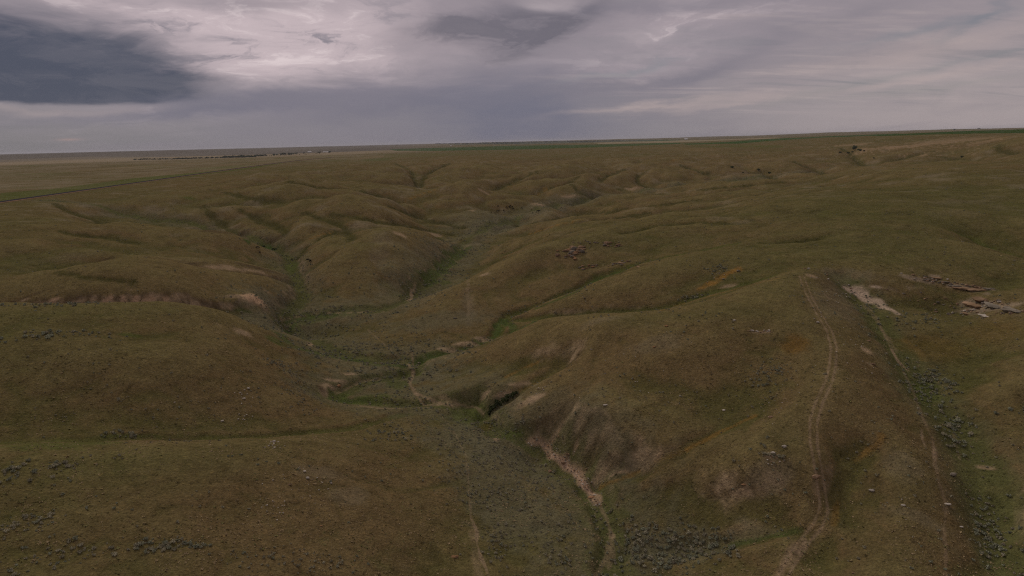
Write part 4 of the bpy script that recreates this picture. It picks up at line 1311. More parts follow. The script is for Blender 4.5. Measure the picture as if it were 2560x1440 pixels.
for px, py, rx, ry, n, wr, kinds, lab, grp in PILES:
    for p, sec in ellipse_zip(px, py, rx, ry, n):
        w = random.uniform(*wr)
        rock_at(tuple(p), w / FPX * slant(p), random.choice(kinds), 'boulder', sec + ' ' + lab, grp, 'boulder', random.uniform(1, 1.8), random.uniform(-.8, .8))


def slab_mesh(seed, mat):
    """a bedding slab: irregular plate with a broken edge and an undercut"""
    r = np.random.default_rng(seed)
    n = 18
    a = np.linspace(0, 2 * np.pi, n, endpoint=False)
    rad = 1 + .22 * r.normal(size=n)
    V, F = [], []
    for z, k in ((-.5, .72), (.05, .86), (.16, 1.0), (.34, .98), (.42, .80)):
        for i in range(n):
            V.append((math.cos(a[i]) * rad[i] * k * (1 + .04 * r.normal()), math.sin(a[i]) * rad[i] * k * .55, z + .03 * r.normal()))
    for l in range(4):
        for i in range(n):
            j = (i + 1) % n
            F.append((l * n + i, l * n + j, (l + 1) * n + j, (l + 1) * n + i))
    F.append(tuple(range(4 * n, 5 * n)))
    return mesh_of('rock_ledge', [(x * .5, y * .5, z * .22) for x, y, z in V], F, mat)


LEDGES = [
    (2338, 693, 28, 'tan', 'blocky tan ledge at the upper bend of the right outcrop'),
    (2362, 703, 26, 'grey', 'second ledge from the upper bend of the right outcrop'),
    (2386, 713, 30, 'grey', 'third ledge from the upper bend of the right outcrop'),
    (2405, 718, 44, 'tan', 'dark jutting ledge in the middle of the upper right outcrop'),
    (2440, 722, 52, 'tan', 'long thin ledge right of the jutting one'),
    (2470, 720, 30, 'grey', 'last ledge at the right end of the upper outcrop'),
    (2455, 745, 50, 'tan', 'topmost sandstone ledge of the right edge outcrop'),
    (2440, 760, 60, 'tan', 'long overhanging ledge above the pale bank on the right'),
    (2495, 763, 70, 'grey', 'thin dark ledge continuing the overhang to the right'),
    (2535, 772, 60, 'grey', 'ledge running out at the right edge of the picture'),
    (2418, 783, 26, 'tan', 'big tan block fallen below the overhanging ledge'),
    (2465, 789, 34, 'pale', 'pale tilted slab below the overhanging ledge'),
    (1512, 605, 22, 'grey', 'long grey slab beside the small pile on the far hill'),
    (1553, 656, 26, 'tan', 'tan slab topping the grassy ledge on the far hill'),
    (1598, 667, 18, 'tan', 'orange slab on the crest right of the rock piles'),
]
LM = {'tan': slab_mesh(1, M_TAN), 'grey': slab_mesh(2, M_GREY), 'rust': slab_mesh(3, M_RUST), 'pale': slab_mesh(4, M_STONE)}
for i, (px, py, w, kind, lab) in enumerate(LEDGES):
    h = hit(px, py)
    W = w / FPX * slant(h) * .85
    q = LEDGES[i + 1] if i + 1 < len(LEDGES) else LEDGES[i - 1]
    if abs(q[0] - px) > 70:
        q = LEDGES[i - 1]
    h2 = hit(q[0], q[1])
    rz = math.atan2(h2[1] - h[1], h2[0] - h[0]) if abs(q[0] - px) < 90 else -math.atan2(h[0], h[1])
    o = link('rock_ledge', LM[kind], (h[0], h[1], h[2] - .05 * W), rz + math.radians(random.uniform(-8, 8)), (W, W * 1.3, max(1.2, W * .30) * 2.2))
    tag(o, lab, 'rock ledge')


# ------------------------------------------------------------------ sagebrush
def bush_geo(seed, leaves, leaf, flat=.72):
    """loose dome of small leaf sprays over a low woody core; returns triangles/quads as quads"""
    r = np.random.default_rng(seed)
    V, F = [], []
    nb = 5
    cen = [(r.uniform(-.28, .28), r.uniform(-.28, .28), r.uniform(.2, .42), r.uniform(.2, .34)) for _ in range(nb)]
    for i in range(leaves):
        cx, cy, cz, cr = cen[i % nb]
        d = r.normal(size=3)
        d /= np.linalg.norm(d)
        p = np.array((cx, cy, cz)) + d * cr * r.uniform(.65, 1.08) * np.array((1, 1, flat))
        p[2] = max(p[2], .03)
        n = d + .5 * r.normal(size=3)
        n /= np.linalg.norm(n)
        a = np.cross(n, r.normal(size=3))
        a /= np.linalg.norm(a)
        b = np.cross(n, a)
        s = leaf * r.uniform(.7, 1.4)
        k = len(V)
        V += [p - a * s - b * s * .5, p + a * s - b * s * .5, p + a * s * .6 + b * s * .6, p - a * s * .6 + b * s * .6]
        F.append((k, k + 1, k + 2, k + 3))
    for cx, cy, cz, cr in cen:      # twiggy core that blocks the light
        k = len(V)
        for q in range(5):
            t = q * 1.2566
            V.append(np.array((cx + math.cos(t) * cr * .62, cy + math.sin(t) * cr * .62, cz * .55)))
        V += [np.array((cx, cy, cz + cr * flat * .62)), np.array((cx, cy, -.1))]
        for q in range(5):
            F += [(k + q, k + (q + 1) % 5, k + 5, k + 5), (k + (q + 1) % 5, k + q, k + 6, k + 6)]
    return np.array(V), F


def clean(F):
    return [f if f[2] != f[3] else f[:3] for f in F]


SB = []
for i in range(8):
    V, F = bush_geo(40 + i, 90, .075)
    SB.append((mesh_of('sagebrush', V, clean(F), M_SAGE), mesh_of('sagebrush', V, clean(F), M_SAGEB)))

SAGE_AT = [  # px, py, rx, ry, count, size m, bluish share, phrase, group
    (1680, 1385, 120, 62, 330, (.8, 1.7), .6, 'grey green sagebrush of the thick patch beside the creek at the bottom edge', 'sagebrush patch at the bottom edge'),
    (1600, 1335, 50, 30, 60, (.8, 1.5), .6, 'sagebrush at the upper left corner of the thick patch at the bottom', 'upper corner sagebrush'),
    (1760, 1350, 60, 22, 50, (.7, 1.3), .5, 'sagebrush at the upper right fringe of the thick patch at the bottom', 'right fringe sagebrush'),
    (1260, 1180, 150, 110, 520, (.6, 1.15), .15, 'low grey sagebrush dotted over the flat left of the stony creek', 'sagebrush on the creek flat'),
    (1160, 1075, 130, 46, 220, (.6, 1.2), .3, 'low sagebrush on the flat at the mouth of the left gully', 'sagebrush at the gully mouth'),
    (985, 1090, 60, 24, 60, (.8, 1.5), .4, 'sagebrush clump right of the stone cluster at the left gully', 'clump by the gully'),
    (1240, 1350, 26, 66, 60, (.7, 1.4), .2, 'sagebrush along the right side of the bare path at the bottom', 'sagebrush beside the path'),
    (1350, 1330, 90, 80, 110, (.5, 1.0), .2, 'scattered low sagebrush on the green flat at the bottom', 'flat bottom sagebrush'),
    (1400, 1400, 30, 24, 26, (.8, 1.3), .2, 'sagebrush clump on the lower creek flat', 'lower flat clump'),
    (2335, 965, 46, 50, 120, (.8, 1.7), .75, 'bluish sagebrush of the dense strip in the right hand draw', 'sagebrush in the right draw'),
    (2390, 1075, 34, 60, 80, (.9, 1.8), .75, 'bluish sagebrush lower down the right hand draw', 'lower draw sagebrush'),
    (2470, 1330, 34, 90, 60, (.8, 1.6), .6, 'sagebrush in the draw at the lower right corner', 'corner draw sagebrush'),
    (2300, 800, 50, 40, 60, (.8, 1.5), .7, 'sagebrush near the head of the right hand draw', 'draw head sagebrush'),
    (1920, 935, 44, 46, 110, (.6, 1.2), .3, 'low sagebrush in the grey patch left of the track bend', 'sagebrush left of the track'),
    (1938, 928, 14, 12, 22, (.8, 1.3), .9, 'blue green sagebrush in the knot left of the track bend', 'blue knot'),
    (1935, 1142, 30, 8, 16, (.9, 1.6), .3, 'dark sagebrush beside the bare patch left of the track', 'bare patch sagebrush'),
    (750, 985, 46, 40, 110, (.6, 1.2), .05, 'dull grey sagebrush on the left slope by the eroded bank', 'left slope sagebrush'),
    (700, 912, 44, 16, 80, (.7, 1.3), .1, 'dull grey sagebrush higher on the left slope', 'higher left sagebrush'),
    (400, 1365, 60, 18, 50, (.8, 1.6), .3, 'sagebrush clump in the lower middle of the front left hill', 'front hill clump'),
    (490, 1362, 30, 10, 20, (.8, 1.5), .6, 'sagebrush clump right of the one on the front left hill', 'front hill right clump'),
    (70, 1310, 60, 24, 44, (.8, 1.5), .3, 'sagebrush near the left edge of the front left hill', 'left edge clump'),
    (60, 1175, 90, 30, 70, (.8, 1.6), .5, 'sagebrush on the green bench at the left edge', 'bench sagebrush'),
    (140, 835, 90, 10, 70, (1.0, 2.0), .7, 'sagebrush strip high on the left hill', 'left hill strip'),
    (150, 762, 110, 5, 60, (1.0, 1.8), .7, 'sagebrush along the foot of the eroded bank on the left', 'bank foot sagebrush'),
    (300, 1088, 40, 8, 22, (1.0, 1.8), .7, 'sagebrush in the gully on the left', 'gully sagebrush'),
    (150, 1390, 120, 40, 50, (.7, 1.4), .2, 'scattered sagebrush at the lower left corner', 'corner sagebrush'),
    (700, 1400, 140, 40, 90, (.6, 1.1), .1, 'small sagebrush along the bottom of the front left hill', 'front foot sagebrush'),
    (840, 893, 90, 14, 80, (.9, 1.6), .6, 'dark sagebrush along the green creek bend', 'creek bend sagebrush'),
    (690, 800, 60, 26, 90, (.9, 1.7), .3, 'sagebrush on the flat where the left gullies meet', 'meeting flat sagebrush'),
    (820, 775, 70, 14, 60, (.9, 1.6), .2, 'grey sagebrush on the flat beside the upper creek', 'upper creek sagebrush'),
    (960, 850, 120, 40, 110, (.7, 1.3), .2, 'sagebrush scattered above the creek bend', 'bend slope sagebrush'),
    (1310, 1055, 30, 12, 18, (.8, 1.4), .4, 'sagebrush under the dark thicket', 'thicket foot sagebrush'),
    (1020, 1000, 60, 24, 40, (.8, 1.4), .5, 'sagebrush inside the creek loop', 'loop sagebrush'),
    (1790, 672, 24, 10, 40, (1.0, 1.8), .7, 'dark sagebrush in the hollow left of the orange grass', 'hollow sagebrush'),
    (1730, 745, 40, 8, 40, (.9, 1.6), .6, 'sagebrush in the rill behind the central crest', 'rill sagebrush'),
    (1450, 725, 40, 10, 30, (.9, 1.5), .5, 'sagebrush along the green rill behind the central hill', 'green rill sagebrush'),
    (2180, 800, 40, 50, 30, (.8, 1.5), .6, 'sagebrush beside the footpath at the right', 'footpath sagebrush'),
    (2560, 1030, 40, 8, 24, (1.0, 1.8), .7, 'sagebrush behind the hill shoulder at the right edge', 'shoulder sagebrush'),
    (1600, 1000, 300, 120, 90, (.5, 1.0), .2, 'small shrub dotted over the brown central hill', 'central hill shrubs'),
    (450, 950, 350, 120, 140, (.5, 1.1), .2, 'small shrub dotted over the left hill', 'left hill shrubs'),
    (2230, 1200, 140, 150, 70, (.5, 1.1), .3, 'small shrub dotted over the lower right slopes', 'right slope shrubs'),
]
cands = []
for px, py, rx, ry, n, sz, bl, lab, grp in SAGE_AT:
    for p, sec in ellipse_zip(px, py, rx, ry, n):
        s_ = sz[0] * .62 + (sz[1] - sz[0] * .62) * random.random() ** 1.8
        cands.append((s_ / slant(p), tuple(p), s_, random.random() < bl, sec + ' ' + lab, grp))
cands.sort(key=lambda c: -c[0])
for _, p, s_, bl, lab, grp in cands[:300]:
    me = random.choice(SB)[1 if bl else 0]
    tag(link('sagebrush', me, (p[0], p[1], p[2] - .04), random.uniform(0, 6.28), (s_, s_ * random.uniform(.8, 1.1), s_ * random.uniform(.75, 1.1))), lab, 'shrub', grp)


def scatter_stuff(name, items, geos, mat, label, jitter=True):
    """many small plants as one mass: items (x, y, z, size)"""
    VV, FF, base = [], [], 0
    I = np.array(items)
    pick = rng.integers(0, len(geos), len(I))
    for g, (V, F) in enumerate(geos):
        J = I[pick == g]
        if not len(J):
            continue
        a = rng.uniform(0, 6.28, len(J))
        ca, sa = np.cos(a)[:, None], np.sin(a)[:, None]
        x = (V[:, 0] * ca - V[:, 1] * sa) * J[:, 3:4] + J[:, 0:1]
        y = (V[:, 0] * sa + V[:, 1] * ca) * J[:, 3:4] + J[:, 1:2]
        z = V[:, 2] * J[:, 3:4] * rng.uniform(.7, 1.1, (len(J), 1)) + J[:, 2:3]
        VV.append(np.stack([x, y, z], -1).reshape(-1, 3))
        FF.append((F[None] + (np.arange(len(J)) * len(V))[:, None, None]).reshape(-1, F.shape[1]) + base)
        base += len(J) * len(V)
    me = fast_mesh(name, np.concatenate(VV), np.concatenate(FF), mat)
    return tag(link(name, me), label, kind='stuff')


def tri_geo(seed, leaves, leaf):
    V, F = bush_geo(seed, leaves, leaf)
    T = []
    for f in F:
        T.append(f[:3])
        if f[2] != f[3]:
            T.append((f[0], f[2], f[3]))
    return V, np.array(T)


small = [tri_geo(80 + i, 26, .13) for i in range(5)]


def pebble(seed):
    r = np.random.default_rng(seed)
    V, F = ICO1
    V = V * (1 + .16 * r.normal(size=(len(V), 1))) * np.array((1, r.uniform(.6, .9), .5)) * .5
    V[:, 2] += .1
    return V, F


xy = BED[rng.integers(0, len(BED), 420)] + rng.normal(size=(420, 2)) * np.array((1.3, 1.3))
LOOSE_REST += [(x, y, z, rng.uniform(.12, .34)) for (x, y), z in zip(xy, ground(xy[:, 0], xy[:, 1]))]
scatter_stuff('loose_stones', LOOSE_REST, [pebble(i) for i in range(5)], M_STONE, 'small loose stones of the creek bed and slopes')
for bl, mat, nm in ((0, M_SAGE, 'grey'), (1, M_SAGEB, 'bluish')):
    it = [(p[0], p[1], p[2] - .04, s_) for _, p, s_, b, l, g in cands[300:] if b == bl]
    # flats along the upper valley, too far to count
    for k, hw, cnt, s0, s1 in (('creek_up', 26, 1700, .8, 1.7), ('v2', 14, 350, .7, 1.5), ('creek_low', 9, 160, .7, 1.3), ('v11', 8, 120, .8, 1.5), ('v6', 5, 120, .8, 1.4)):
        L = VLINES[k][:, :2]
        i = rng.integers(0, len(L) - 1, cnt)
        t = rng.uniform(0, 1, (cnt, 1))
        xy = L[i] * (1 - t) + L[i + 1] * t + rng.normal(size=(cnt, 2)) * hw * .6
        keep = fbm(xy[:, 0], xy[:, 1], 30, 2, 95) > -.05
        if k == 'creek_low':
            keep &= np.min(np.hypot(xy[:, None, 0] - BED[None, :, 0], xy[:, None, 1] - BED[None, :, 1]), 1) > 4
        xy = xy[keep]
        it += [(x, y, z - .05, rng.uniform(s0, s1)) for (x, y), z in zip(xy, ground(xy[:, 0], xy[:, 1]))]
    # thinly over all slopes
    cnt = 3200
    d = np.exp(rng.uniform(math.log(130), math.log(900), cnt))
    a = np.radians(rng.uniform(-42, 42, cnt))
    x, y = d * np.sin(a), d * np.cos(a)
    keep = fbm(x, y, 28, 2, 97 + bl) > .16
    x, y, d = x[keep], y[keep], d[keep]
    it += [(x_, y_, z_ - .05, rng.uniform(.35, .9) * (1 + d_ / 900)) for x_, y_, z_, d_ in zip(x, y, ground(x, y), d)]
    scatter_stuff('sagebrush_cover', it, small, mat, nm + ' sagebrush spread thinly over slopes and valley flats')

# ------------------------------------------------------------------ grass tufts standing out of the sward
def tuft_geo(seed, blades=5):
    r = np.random.default_rng(seed)
    V, F = [], []
    for i in range(blades):
        a = r.uniform(0, 6.28)
        w, h, lean = r.uniform(.2, .36), r.uniform(.28, .55), r.uniform(.3, .7)
        c, sn = math.cos(a), math.sin(a)
        b = r.uniform(-.18, .18, 2)
        k = len(V)
        V += [(b[0] - w * sn, b[1] + w * c, -.06), (b[0] + w * sn, b[1] - w * c, -.06), (b[0] + lean * c, b[1] + lean * sn, h)]
        F.append((k, k + 1, k + 2))
    return np.array(V), np.array(F)


M_DRY = simple_mat('dry_grass', (.42, .315, .175), scale=.4, col2=(.30, .225, .120))
M_FRESH = simple_mat('fresh_grass', (.235, .220, .085), scale=.4, col2=(.17, .16, .06))
tg = [tuft_geo(900 + i) for i in range(6)]
for mat, nm, cnt, sd, thr in ((M_DRY, 'dry_grass_tufts', 40000, 201, .02), (M_FRESH, 'green_grass_tufts', 30000, 202, .10)):
    d = np.exp(rng.uniform(math.log(118), math.log(460), cnt))
    a = np.radians(rng.uniform(-41, 41, cnt))
    x, y = d * np.sin(a), d * np.cos(a)
    f = fbm(x, y, 24, 3, sd) + .6 * fbm(x, y, 5, 2, sd + 5)
    keep = f + rng.normal(size=cnt) * .12 > thr
    keep &= np.min(np.hypot(x[:, None] - BED[None, ::6, 0], y[:, None] - BED[None, ::6, 1]), 1) > 2.2
    x, y = x[keep], y[keep]
    sz = rng.uniform(.2, .45, len(x)) * (1 + rng.uniform(0, 1, len(x)) ** 6)
    scatter_stuff(nm, np.stack([x, y, ground(x, y), sz], 1), tg, mat, ('pale dry' if mat is M_DRY else 'olive green') + ' grass tufts scattered over the slopes')

# ------------------------------------------------------------------ dark thicket in the side gully
for i, (px, py, w) in enumerate([(1222, 1037, 15), (1228, 1026, 17), (1237, 1020, 14), (1243, 1012, 17), (1252, 1014, 15), (1258, 1005, 16), (1266, 1004, 15), (1270, 996, 14), (1279, 994, 14), (1285, 988, 13), (1292, 985, 10)]):
    h = hit(px, py)
    W = w / FPX * slant(h) * 1.05
    root = bpy.data.objects.new('willow_bush', None)
    COL.objects.link(root)
    root.location = (h[0], h[1], h[2] - .1)
    root.rotation_euler = (0, 0, i * 1.7)
    root.empty_display_size = .5
    place = ('lowest bush of the dark thicket at the gully mouth', 'second bush up from the mouth of the dark thicket', 'third bush up from the mouth of the dark thicket', 'fourth bush up in the dark thicket', 'fifth bush up in the dark thicket',
             'middle bush of the dark thicket', 'fifth bush down from the top of the dark thicket', 'fourth bush down from the top of the dark thicket', 'third bush down from the top of the dark thicket', 'second bush down from the top of the dark thicket', 'topmost small bush of the dark thicket')[i]
    tag(root, 'dark green ' + place, 'shrub', 'bushes of the dark thicket')
    V, F = bush_geo(300 + i, 220, .055, 1.0)
    V = V * np.array((W, W, W * 1.15)) + np.array((0, 0, .12 * W))
    link('foliage', mesh_of('foliage', V, clean(F), M_WILLOW), parent=root)
    for k in range(3):
        a = k * 2.1 + i
        r0, r1, hh = .035 * W, .015 * W, .55 * W
        SV = [(math.cos(t * 1.2566) * r0, math.sin(t * 1.2566) * r0, -.1) for t in range(5)] + [(math.cos(a) * .18 * W + math.cos(t * 1.2566) * r1, math.sin(a) * .18 * W + math.sin(t * 1.2566) * r1, hh) for t in range(5)]
        link('stem', mesh_of('stem', SV, [(t, (t + 1) % 5, 5 + (t + 1) % 5, 5 + t) for t in range(5)] + [(9, 8, 7, 6, 5)], M_BARK), parent=root)

# ------------------------------------------------------------------ cattle
def cow_mesh(graze):
    """one continuous skinned body: trunk, neck, head, four jointed legs, tail"""
    J = [((-.95, 0, 1.22), .26, .30), ((-.55, 0, 1.20), .33, .38), ((-.05, 0, 1.10), .36, .43), ((.45, 0, 1.14), .33, .40), ((.78, 0, 1.20), .24, .33)]
    E_ = [(0, 1), (1, 2), (2, 3), (3, 4)]
    if graze:
        head = [((1.08, 0, .92), .17, .22), ((1.30, 0, .55), .13, .17), ((1.42, 0, .36), .13, .14), ((1.55, 0, .12), .09, .10)]
    else:
        head = [((1.08, .02, 1.36), .17, .22), ((1.30, .05, 1.52), .13, .17), ((1.46, .07, 1.46), .13, .14), ((1.72, .10, 1.28), .09, .10)]
    prev = 4
    for p in head:
        J.append(p)
        E_.append((prev, len(J) - 1))
        prev = len(J) - 1
    poll = prev - 1
    for s_ in (-1, 1):                                     # ears
        J.append(((J[poll][0][0] - .05, s_ * .24, J[poll][0][2] + .06), .035, .05))
        E_.append((poll, len(J) - 1))
    for s_ in (-1, 1):
        prev = 1                                           # hind: stifle forward, hock back
        for q in (((-.72, s_ * .24, .88), .17, .20), ((-.62, s_ * .25, .66), .11, .13), ((-.86, s_ * .25, .44), .065, .075), ((-.80, s_ * .25, .10), .05, .055), ((-.76, s_ * .25, .02), .065, .07)):
            J.append(q)
            E_.append((prev if prev != 1 else 0, len(J) - 1))
            prev = len(J) - 1
        prev = 3
        for q in (((.58, s_ * .22, .78), .13, .16), ((.60, s_ * .23, .45), .07, .075), ((.60, s_ * .23, .12), .05, .055), ((.63, s_ * .23, .02), .065, .07)):
            J.append(q)
            E_.append((prev, len(J) - 1))
            prev = len(J) - 1
    prev = 0                                               # tail
    for q in (((-1.18, 0, 1.25), .05, .05), ((-1.26, .02, .85), .03, .03), ((-1.25, .03, .50), .05, .05)):
        J.append(q)
        E_.append((prev, len(J) - 1))
        prev = len(J) - 1
    me = bpy.data.meshes.new('cow_skeleton')
    me.from_pydata([j[0] for j in J], E_, [])
    o = bpy.data.objects.new('cow_skeleton', me)
    COL.objects.link(o)
    sk = o.modifiers.new('skin', 'SKIN')
    sk.use_smooth_shade = True
    for i, v in enumerate(me.skin_vertices[0].data):
        v.radius = (J[i][1], J[i][2])
        v.use_root = i == 2
    o.modifiers.new('sub', 'SUBSURF').levels = 1
    dg = bpy.context.evaluated_depsgraph_get()
    res = bpy.data.meshes.new_from_object(o.evaluated_get(dg))
    bpy.data.objects.remove(o)
    res.name = 'cow'
    res.materials.clear()
    res.materials.append(M_COW)
    return res


COWS = (cow_mesh(False), cow_mesh(True))
HERD = [  # px, py at the feet, heading deg (0 = facing right), grazing, scale, label
    (644, 621, 0, 1, 1.0, 'black cow at the left end of the group above the green creek pool'),
    (660, 619, 175, 0, 1.0, 'black cow second from left beside the green creek pool'),
    (683, 626, 10, 1, 1.12, 'black cow just below the small green bush by the creek'),
    (689, 626, 190, 0, 1.05, 'black cow closely behind the one below the green bush'),
    (650, 633, 80, 1, .95, 'black cow facing away on the slope below the creek pool'),
    (730, 651, 260, 0, 1.0, 'black cow alone on the valley floor between the two left groups'),
    (770, 652, 185, 1, 1.0, 'left cow of the black pair at the foot of the central hill'),
    (776, 655, 240, 1, 1.0, 'right cow of the black pair at the foot of the central hill'),
    (1245, 517, 10, 1, 1.0, 'black cow highest on the far slope left of the far herd'),
    (1266, 519, 180, 1, .9, 'leftmost black cow in the middle bunch of the far herd'),
    (1273, 518, 0, 1, .8, 'black calf beside the upper cows of the far herd'),
    (1276, 516, 15, 0, 1.0, 'uppermost black cow in the middle bunch of the far herd'),
    (1281, 518, 190, 1, .85, 'rightmost black calf of the upper far bunch'),
    (1275, 520, 30, 0, 1.05, 'large black cow in the centre of the far herd'),
    (1268, 521.5, 0, 1, .8, 'black calf below the leftmost cow of the far bunch'),
    (1282.5, 523, 200, 0, 1.0, 'black cow lowest in the middle bunch of the far herd'),
    (1304, 522, 5, 1, 1.0, 'black cow alone to the right of the far herd'),
    (1259.5, 527.5, 60, 1, 1.0, 'black cow below the far herd to the left'),
    (1247, 528, 0, 1, .75, 'right calf of the small pair below the far herd'),
    (1243, 528.5, 180, 1, .75, 'left calf of the small pair below the far herd'),
    (1225, 532, 90, 0, .8, 'left one of two dark animals at the far left of the herd'),
    (1228.5, 532.5, 85, 0, .8, 'right one of two dark animals at the far left of the herd'),
    (1344, 529.5, 10, 1, 1.05, 'left cow of the black pair on the creek bank right of the herd'),
    (1348.5, 528.8, 195, 0, 1.05, 'right cow of the black pair on the creek bank right of the herd'),
]
for px, py, hd, gz, sc, lab in HERD:
    h = hit(px, py)
    f = math.atan2(h[0], h[1])
    sc *= 1.12
    tag(link('cow', COWS[gz], (h[0], h[1], h[2] - .03), math.radians(hd) - f, (sc, sc, sc)), lab, 'cow', 'grazing black cattle')

# ------------------------------------------------------------------ far trees, shrubs and farm buildings
def crown_geo(seed, n, leaf, sx=1.0, sz=1.0):
    r = np.random.default_rng(seed)
    V, F = [], []
    cen = [(r.uniform(-.28, .28) * sx, r.uniform(-.28, .28) * sx, r.uniform(.38, .8) * sz, r.uniform(.16, .28)) for _ in range(7)]
    for i in range(n):
        cx, cy, cz, cr = cen[i % 7]
        d = r.normal(size=3)
        d /= np.linalg.norm(d)
        p = np.array((cx, cy, cz)) + d * cr * r.uniform(.6, 1.05)
        a = np.cross(d + .4 * r.normal(size=3), r.normal(size=3))
        a /= np.linalg.norm(a)
        b = np.cross(d, a)
        s_ = leaf * r.uniform(.7, 1.3)
        k = len(V)
        V += [p - a * s_ - b * s_, p + a * s_ - b * s_, p + a * s_ + b * s_, p - a * s_ + b * s_]
        F += [(k, k + 1, k + 2), (k, k + 2, k + 3)]
    return np.array(V), np.array(F)


TRUNK_V = [(math.cos(t * 1.0472) * r_, math.sin(t * 1.0472) * r_, z) for z, r_ in ((-.03, .045), (.2, .03), (.55, .018)) for t in range(6)]
TRUNK_F = [(l * 6 + t, l * 6 + (t + 1) % 6, (l + 1) * 6 + (t + 1) % 6, (l + 1) * 6 + t) for l in range(2) for t in range(6)]
ME_TRUNK = mesh_of('trunk', TRUNK_V, TRUNK_F, M_BARK)
ME_CROWN = []
for i in range(5):
    V, F = crown_geo(500 + i, 140, .075, 1.25, .95)
    ME_CROWN.append(fast_mesh('crown', V, F, M_LEAF))


def tree(px, py, height, lab, grp=None, wide=1.0, cat='tree', name='tree'):
    h = hit(px, py)
    if h is None:
        return
    root = bpy.data.objects.new(name, None)
    COL.objects.link(root)
    root.location = (h[0], h[1], h[2] - .2)
    root.rotation_euler = (0, 0, random.uniform(0, 6.28))
    root.scale = (height * wide, height * wide, height)
    tag(root, lab, cat, grp)
    link('trunk', ME_TRUNK, parent=root)
    link('crown', random.choice(ME_CROWN), parent=root)
    return root


ROW = [(646, 391.5), (652, 391), (658, 390.8), (662, 390.6), (685, 389.2), (692, 388.8), (702, 388), (706, 387.8), (710, 387.6), (714, 387.4), (722, 387), (727, 386.8), (733, 386.4), (740, 386), (760, 385), (798, 384.4), (824, 382.5)]
for i, (px, py) in enumerate(ROW):
    h = hit(px, py)
    if h:
        tree(px, py, random.uniform(4.2, 6.0) / FPX * slant(h), 'distant dark tree in the broken row on the left plain', 'row of distant trees', 1.3)
tree(2137, 377, 15 / FPX * slant(hit(2137, 377)), 'dark tree standing in the far right hollow', wide=.8)
tree(2386, 325.6, 4 / FPX * slant(hit(2386, 327)), 'small round bush on the green skyline, the left one', wide=1.4, cat='shrub', name='bush')
tree(2447, 323.8, 4 / FPX * slant(hit(2447, 326)), 'small round bush on the green skyline, the right one', wide=1.4, cat='shrub', name='bush')
for i, (px, py, w) in enumerate(((2146, 376, 9), (2152, 377, 9), (2130, 381, 8), (2160, 378, 7), (2100, 382, 7), (2120, 383, 7), (2406, 393, 8), (2185, 396, 7), (1830, 419, 10), (1898, 425, 10), (1925, 433, 9), (1858, 432, 6))):
    h = hit(px, py)
    V, F = bush_geo(700 + i, 90, .08, .8)
    W = w / FPX * slant(h)
    root = link('shrub', mesh_of('shrub', V, clean(F), M_WILLOW), (h[0], h[1], h[2] - .1), i, (W, W, W * .7))
    lab = ('shrub right of the dark tree in the far right hollow', 'second shrub right of the dark tree', 'shrub below the dark tree in the hollow', 'rightmost shrub by the dark tree', 'far left shrub below the dark tree', 'low shrub left below the dark tree',
           'dark shrub at the foot of the far right bank', 'dark shrub in the small hollow right of the dark tree', 'dark green shrub in the far draw, left one', 'dark green shrub in the far draw, right one', 'dark shrub on the eroded far bank', 'small shrub left of the far draw bank')[i]
    tag(root, lab, 'shrub')
# tree belts along the far river, one mass
belt = []
cg = [crown_geo(520 + i, 26, .16, 1.4, .8) for i in range(4)]
for (x0, y0, x1, y1, n, hp) in ((335, 399.5, 470, 397.5, 160, 3.0), (440, 398, 640, 392.5, 260, 3.6), (560, 394, 660, 390, 110, 4.2), (640, 391, 800, 384.5, 60, 2.2), (1090, 360.5, 1300, 358.5, 200, 2.6), (1200, 358, 1500, 354, 300, 2.6), (1420, 354.5, 1560, 351.6, 120, 2.0)):
    L = [hit(x0 + (x1 - x0) * t, y0 + (y1 - y0) * t) for t in np.linspace(0, 1, 24)]
    L = np.array([l for l in L if l is not None])
    if len(L) < 2:
        continue
    for _ in range(n):
        k = random.uniform(0, len(L) - 1.001)
        i = int(k)
        p = L[i] * (1 - k + i) + L[i + 1] * (k - i)
        d = math.hypot(p[0], p[1])
        p = p * (1 + random.gauss(0, .018))
        z = float(ground(np.array(p[0]), np.array(p[1])))
        if random.random() < .8:
            belt.append((p[0], p[1], z - .5, hp / FPX * d * random.uniform(.6, 1.3)))
scatter_stuff('river_woods', belt, cg, M_LEAF, 'dark belts of river trees across the distant plain')


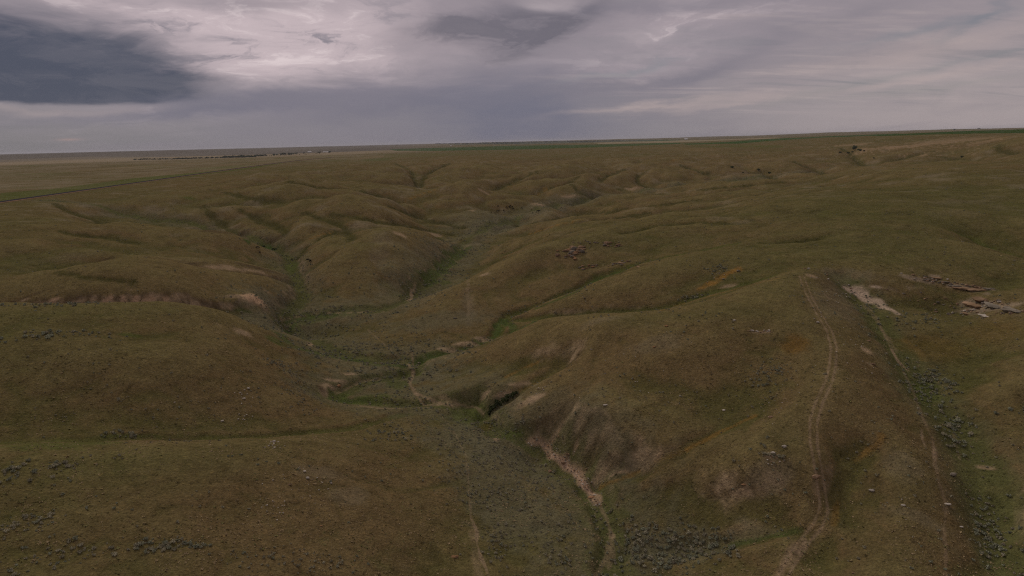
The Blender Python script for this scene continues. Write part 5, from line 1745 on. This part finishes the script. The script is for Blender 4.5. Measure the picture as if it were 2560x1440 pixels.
def barn(px, py, w, l, hgt, rz, lab, mat=M_WHITE, roof=M_WHITE):
    h = hit(px, py)
    if h is None:
        return
    root = bpy.data.objects.new('farm_building', None)
    COL.objects.link(root)
    root.location = (h[0], h[1], h[2] - .5)
    root.rotation_euler = (0, 0, rz)
    tag(root, lab, 'building')
    a, b, e, r = l / 2, w / 2, hgt * .62, hgt
    V = [(-a, -b, 0), (a, -b, 0), (a, b, 0), (-a, b, 0), (-a, -b, e), (a, -b, e), (a, b, e), (-a, b, e), (-a, 0, r - .1), (a, 0, r - .1)]
    F = [(0, 1, 5, 4), (2, 3, 7, 6), (3, 0, 4, 8, 7), (1, 2, 6, 9, 5)]
    link('wall', mesh_of('wall', V, F, mat), parent=root)
    o = .06 * w
    V = [(-a - o, -b - o, e - o * .5), (a + o, -b - o, e - o * .5), (a + o, 0, r + .15), (-a - o, 0, r + .15), (-a - o, b + o, e - o * .5), (a + o, b + o, e - o * .5)]
    V += [(x, y, z - .35) for x, y, z in V]
    F = [(0, 1, 2, 3), (3, 2, 5, 4), (7, 6, 9, 8), (8, 9, 10, 11), (0, 6, 7, 1), (4, 5, 11, 10), (0, 3, 9, 6), (3, 4, 10, 9), (1, 7, 8, 2), (2, 8, 11, 5)]
    link('roof', mesh_of('roof', V, F, roof), parent=root)
    d = min(6, w * .3)
    link('door', mesh_of('door', [(-d, -b - .2, 0), (d, -b - .2, 0), (d, -b - .2, e * .8), (-d, -b - .2, e * .8), (-d, -b + .3, 0), (d, -b + .3, 0), (d, -b + .3, e * .8), (-d, -b + .3, e * .8)],
                         [(0, 1, 2, 3), (4, 7, 6, 5), (0, 3, 7, 4), (1, 5, 6, 2), (3, 2, 6, 7)], M_ROOF), parent=root)


for px, py, wp, hp, lab in ((1715, 349, 7, 3.4, 'white farm building on the skyline right of centre'), (774, 380.5, 8, 2.4, 'white farm building left of the pair on the far left plain'),
                            (812, 381, 8, 2.2, 'left white building of the far pair behind the tree row'), (822, 380.6, 7, 2.2, 'right white building of the far pair behind the tree row'), (1127, 365.5, 4, 1.8, 'tiny white building beyond the green crop fields')):
    h = hit(px, py)
    if h:
        k = slant(h) / FPX
        barn(px, py, wp * k * .5, wp * k, hp * k, -math.atan2(h[0], h[1]), lab)

# ------------------------------------------------------------------ the hazy air
def build_haze():
    R, z0, z1 = 66000.0, float(H.min()) - 2.0, max(float(H.max()), CAM_H) + 25.0
    V = [(x, y, z) for z in (z0, z1) for x, y in ((-R, -R), (R, -R), (R, R), (-R, R))]
    F = [(3, 2, 1, 0), (4, 5, 6, 7), (0, 1, 5, 4), (1, 2, 6, 5), (2, 3, 7, 6), (3, 0, 4, 7)]
    m = bpy.data.materials.new('haze')
    m.use_nodes = True
    m.node_tree.nodes.clear()
    out = m.node_tree.nodes.new('ShaderNodeOutputMaterial')
    pv = m.node_tree.nodes.new('ShaderNodeVolumePrincipled')
    pv.inputs['Color'].default_value = (.90, .91, .96, 1)
    pv.inputs['Density'].default_value = 2.0e-5
    pv.inputs['Anisotropy'].default_value = 0.0
    m.node_tree.links.new(pv.outputs[0], out.inputs['Volume'])
    o = link('haze', mesh_of('haze', V, F, m))
    tag(o, 'thin pale haze over the whole plain', kind='stuff')


build_haze()
#--END--
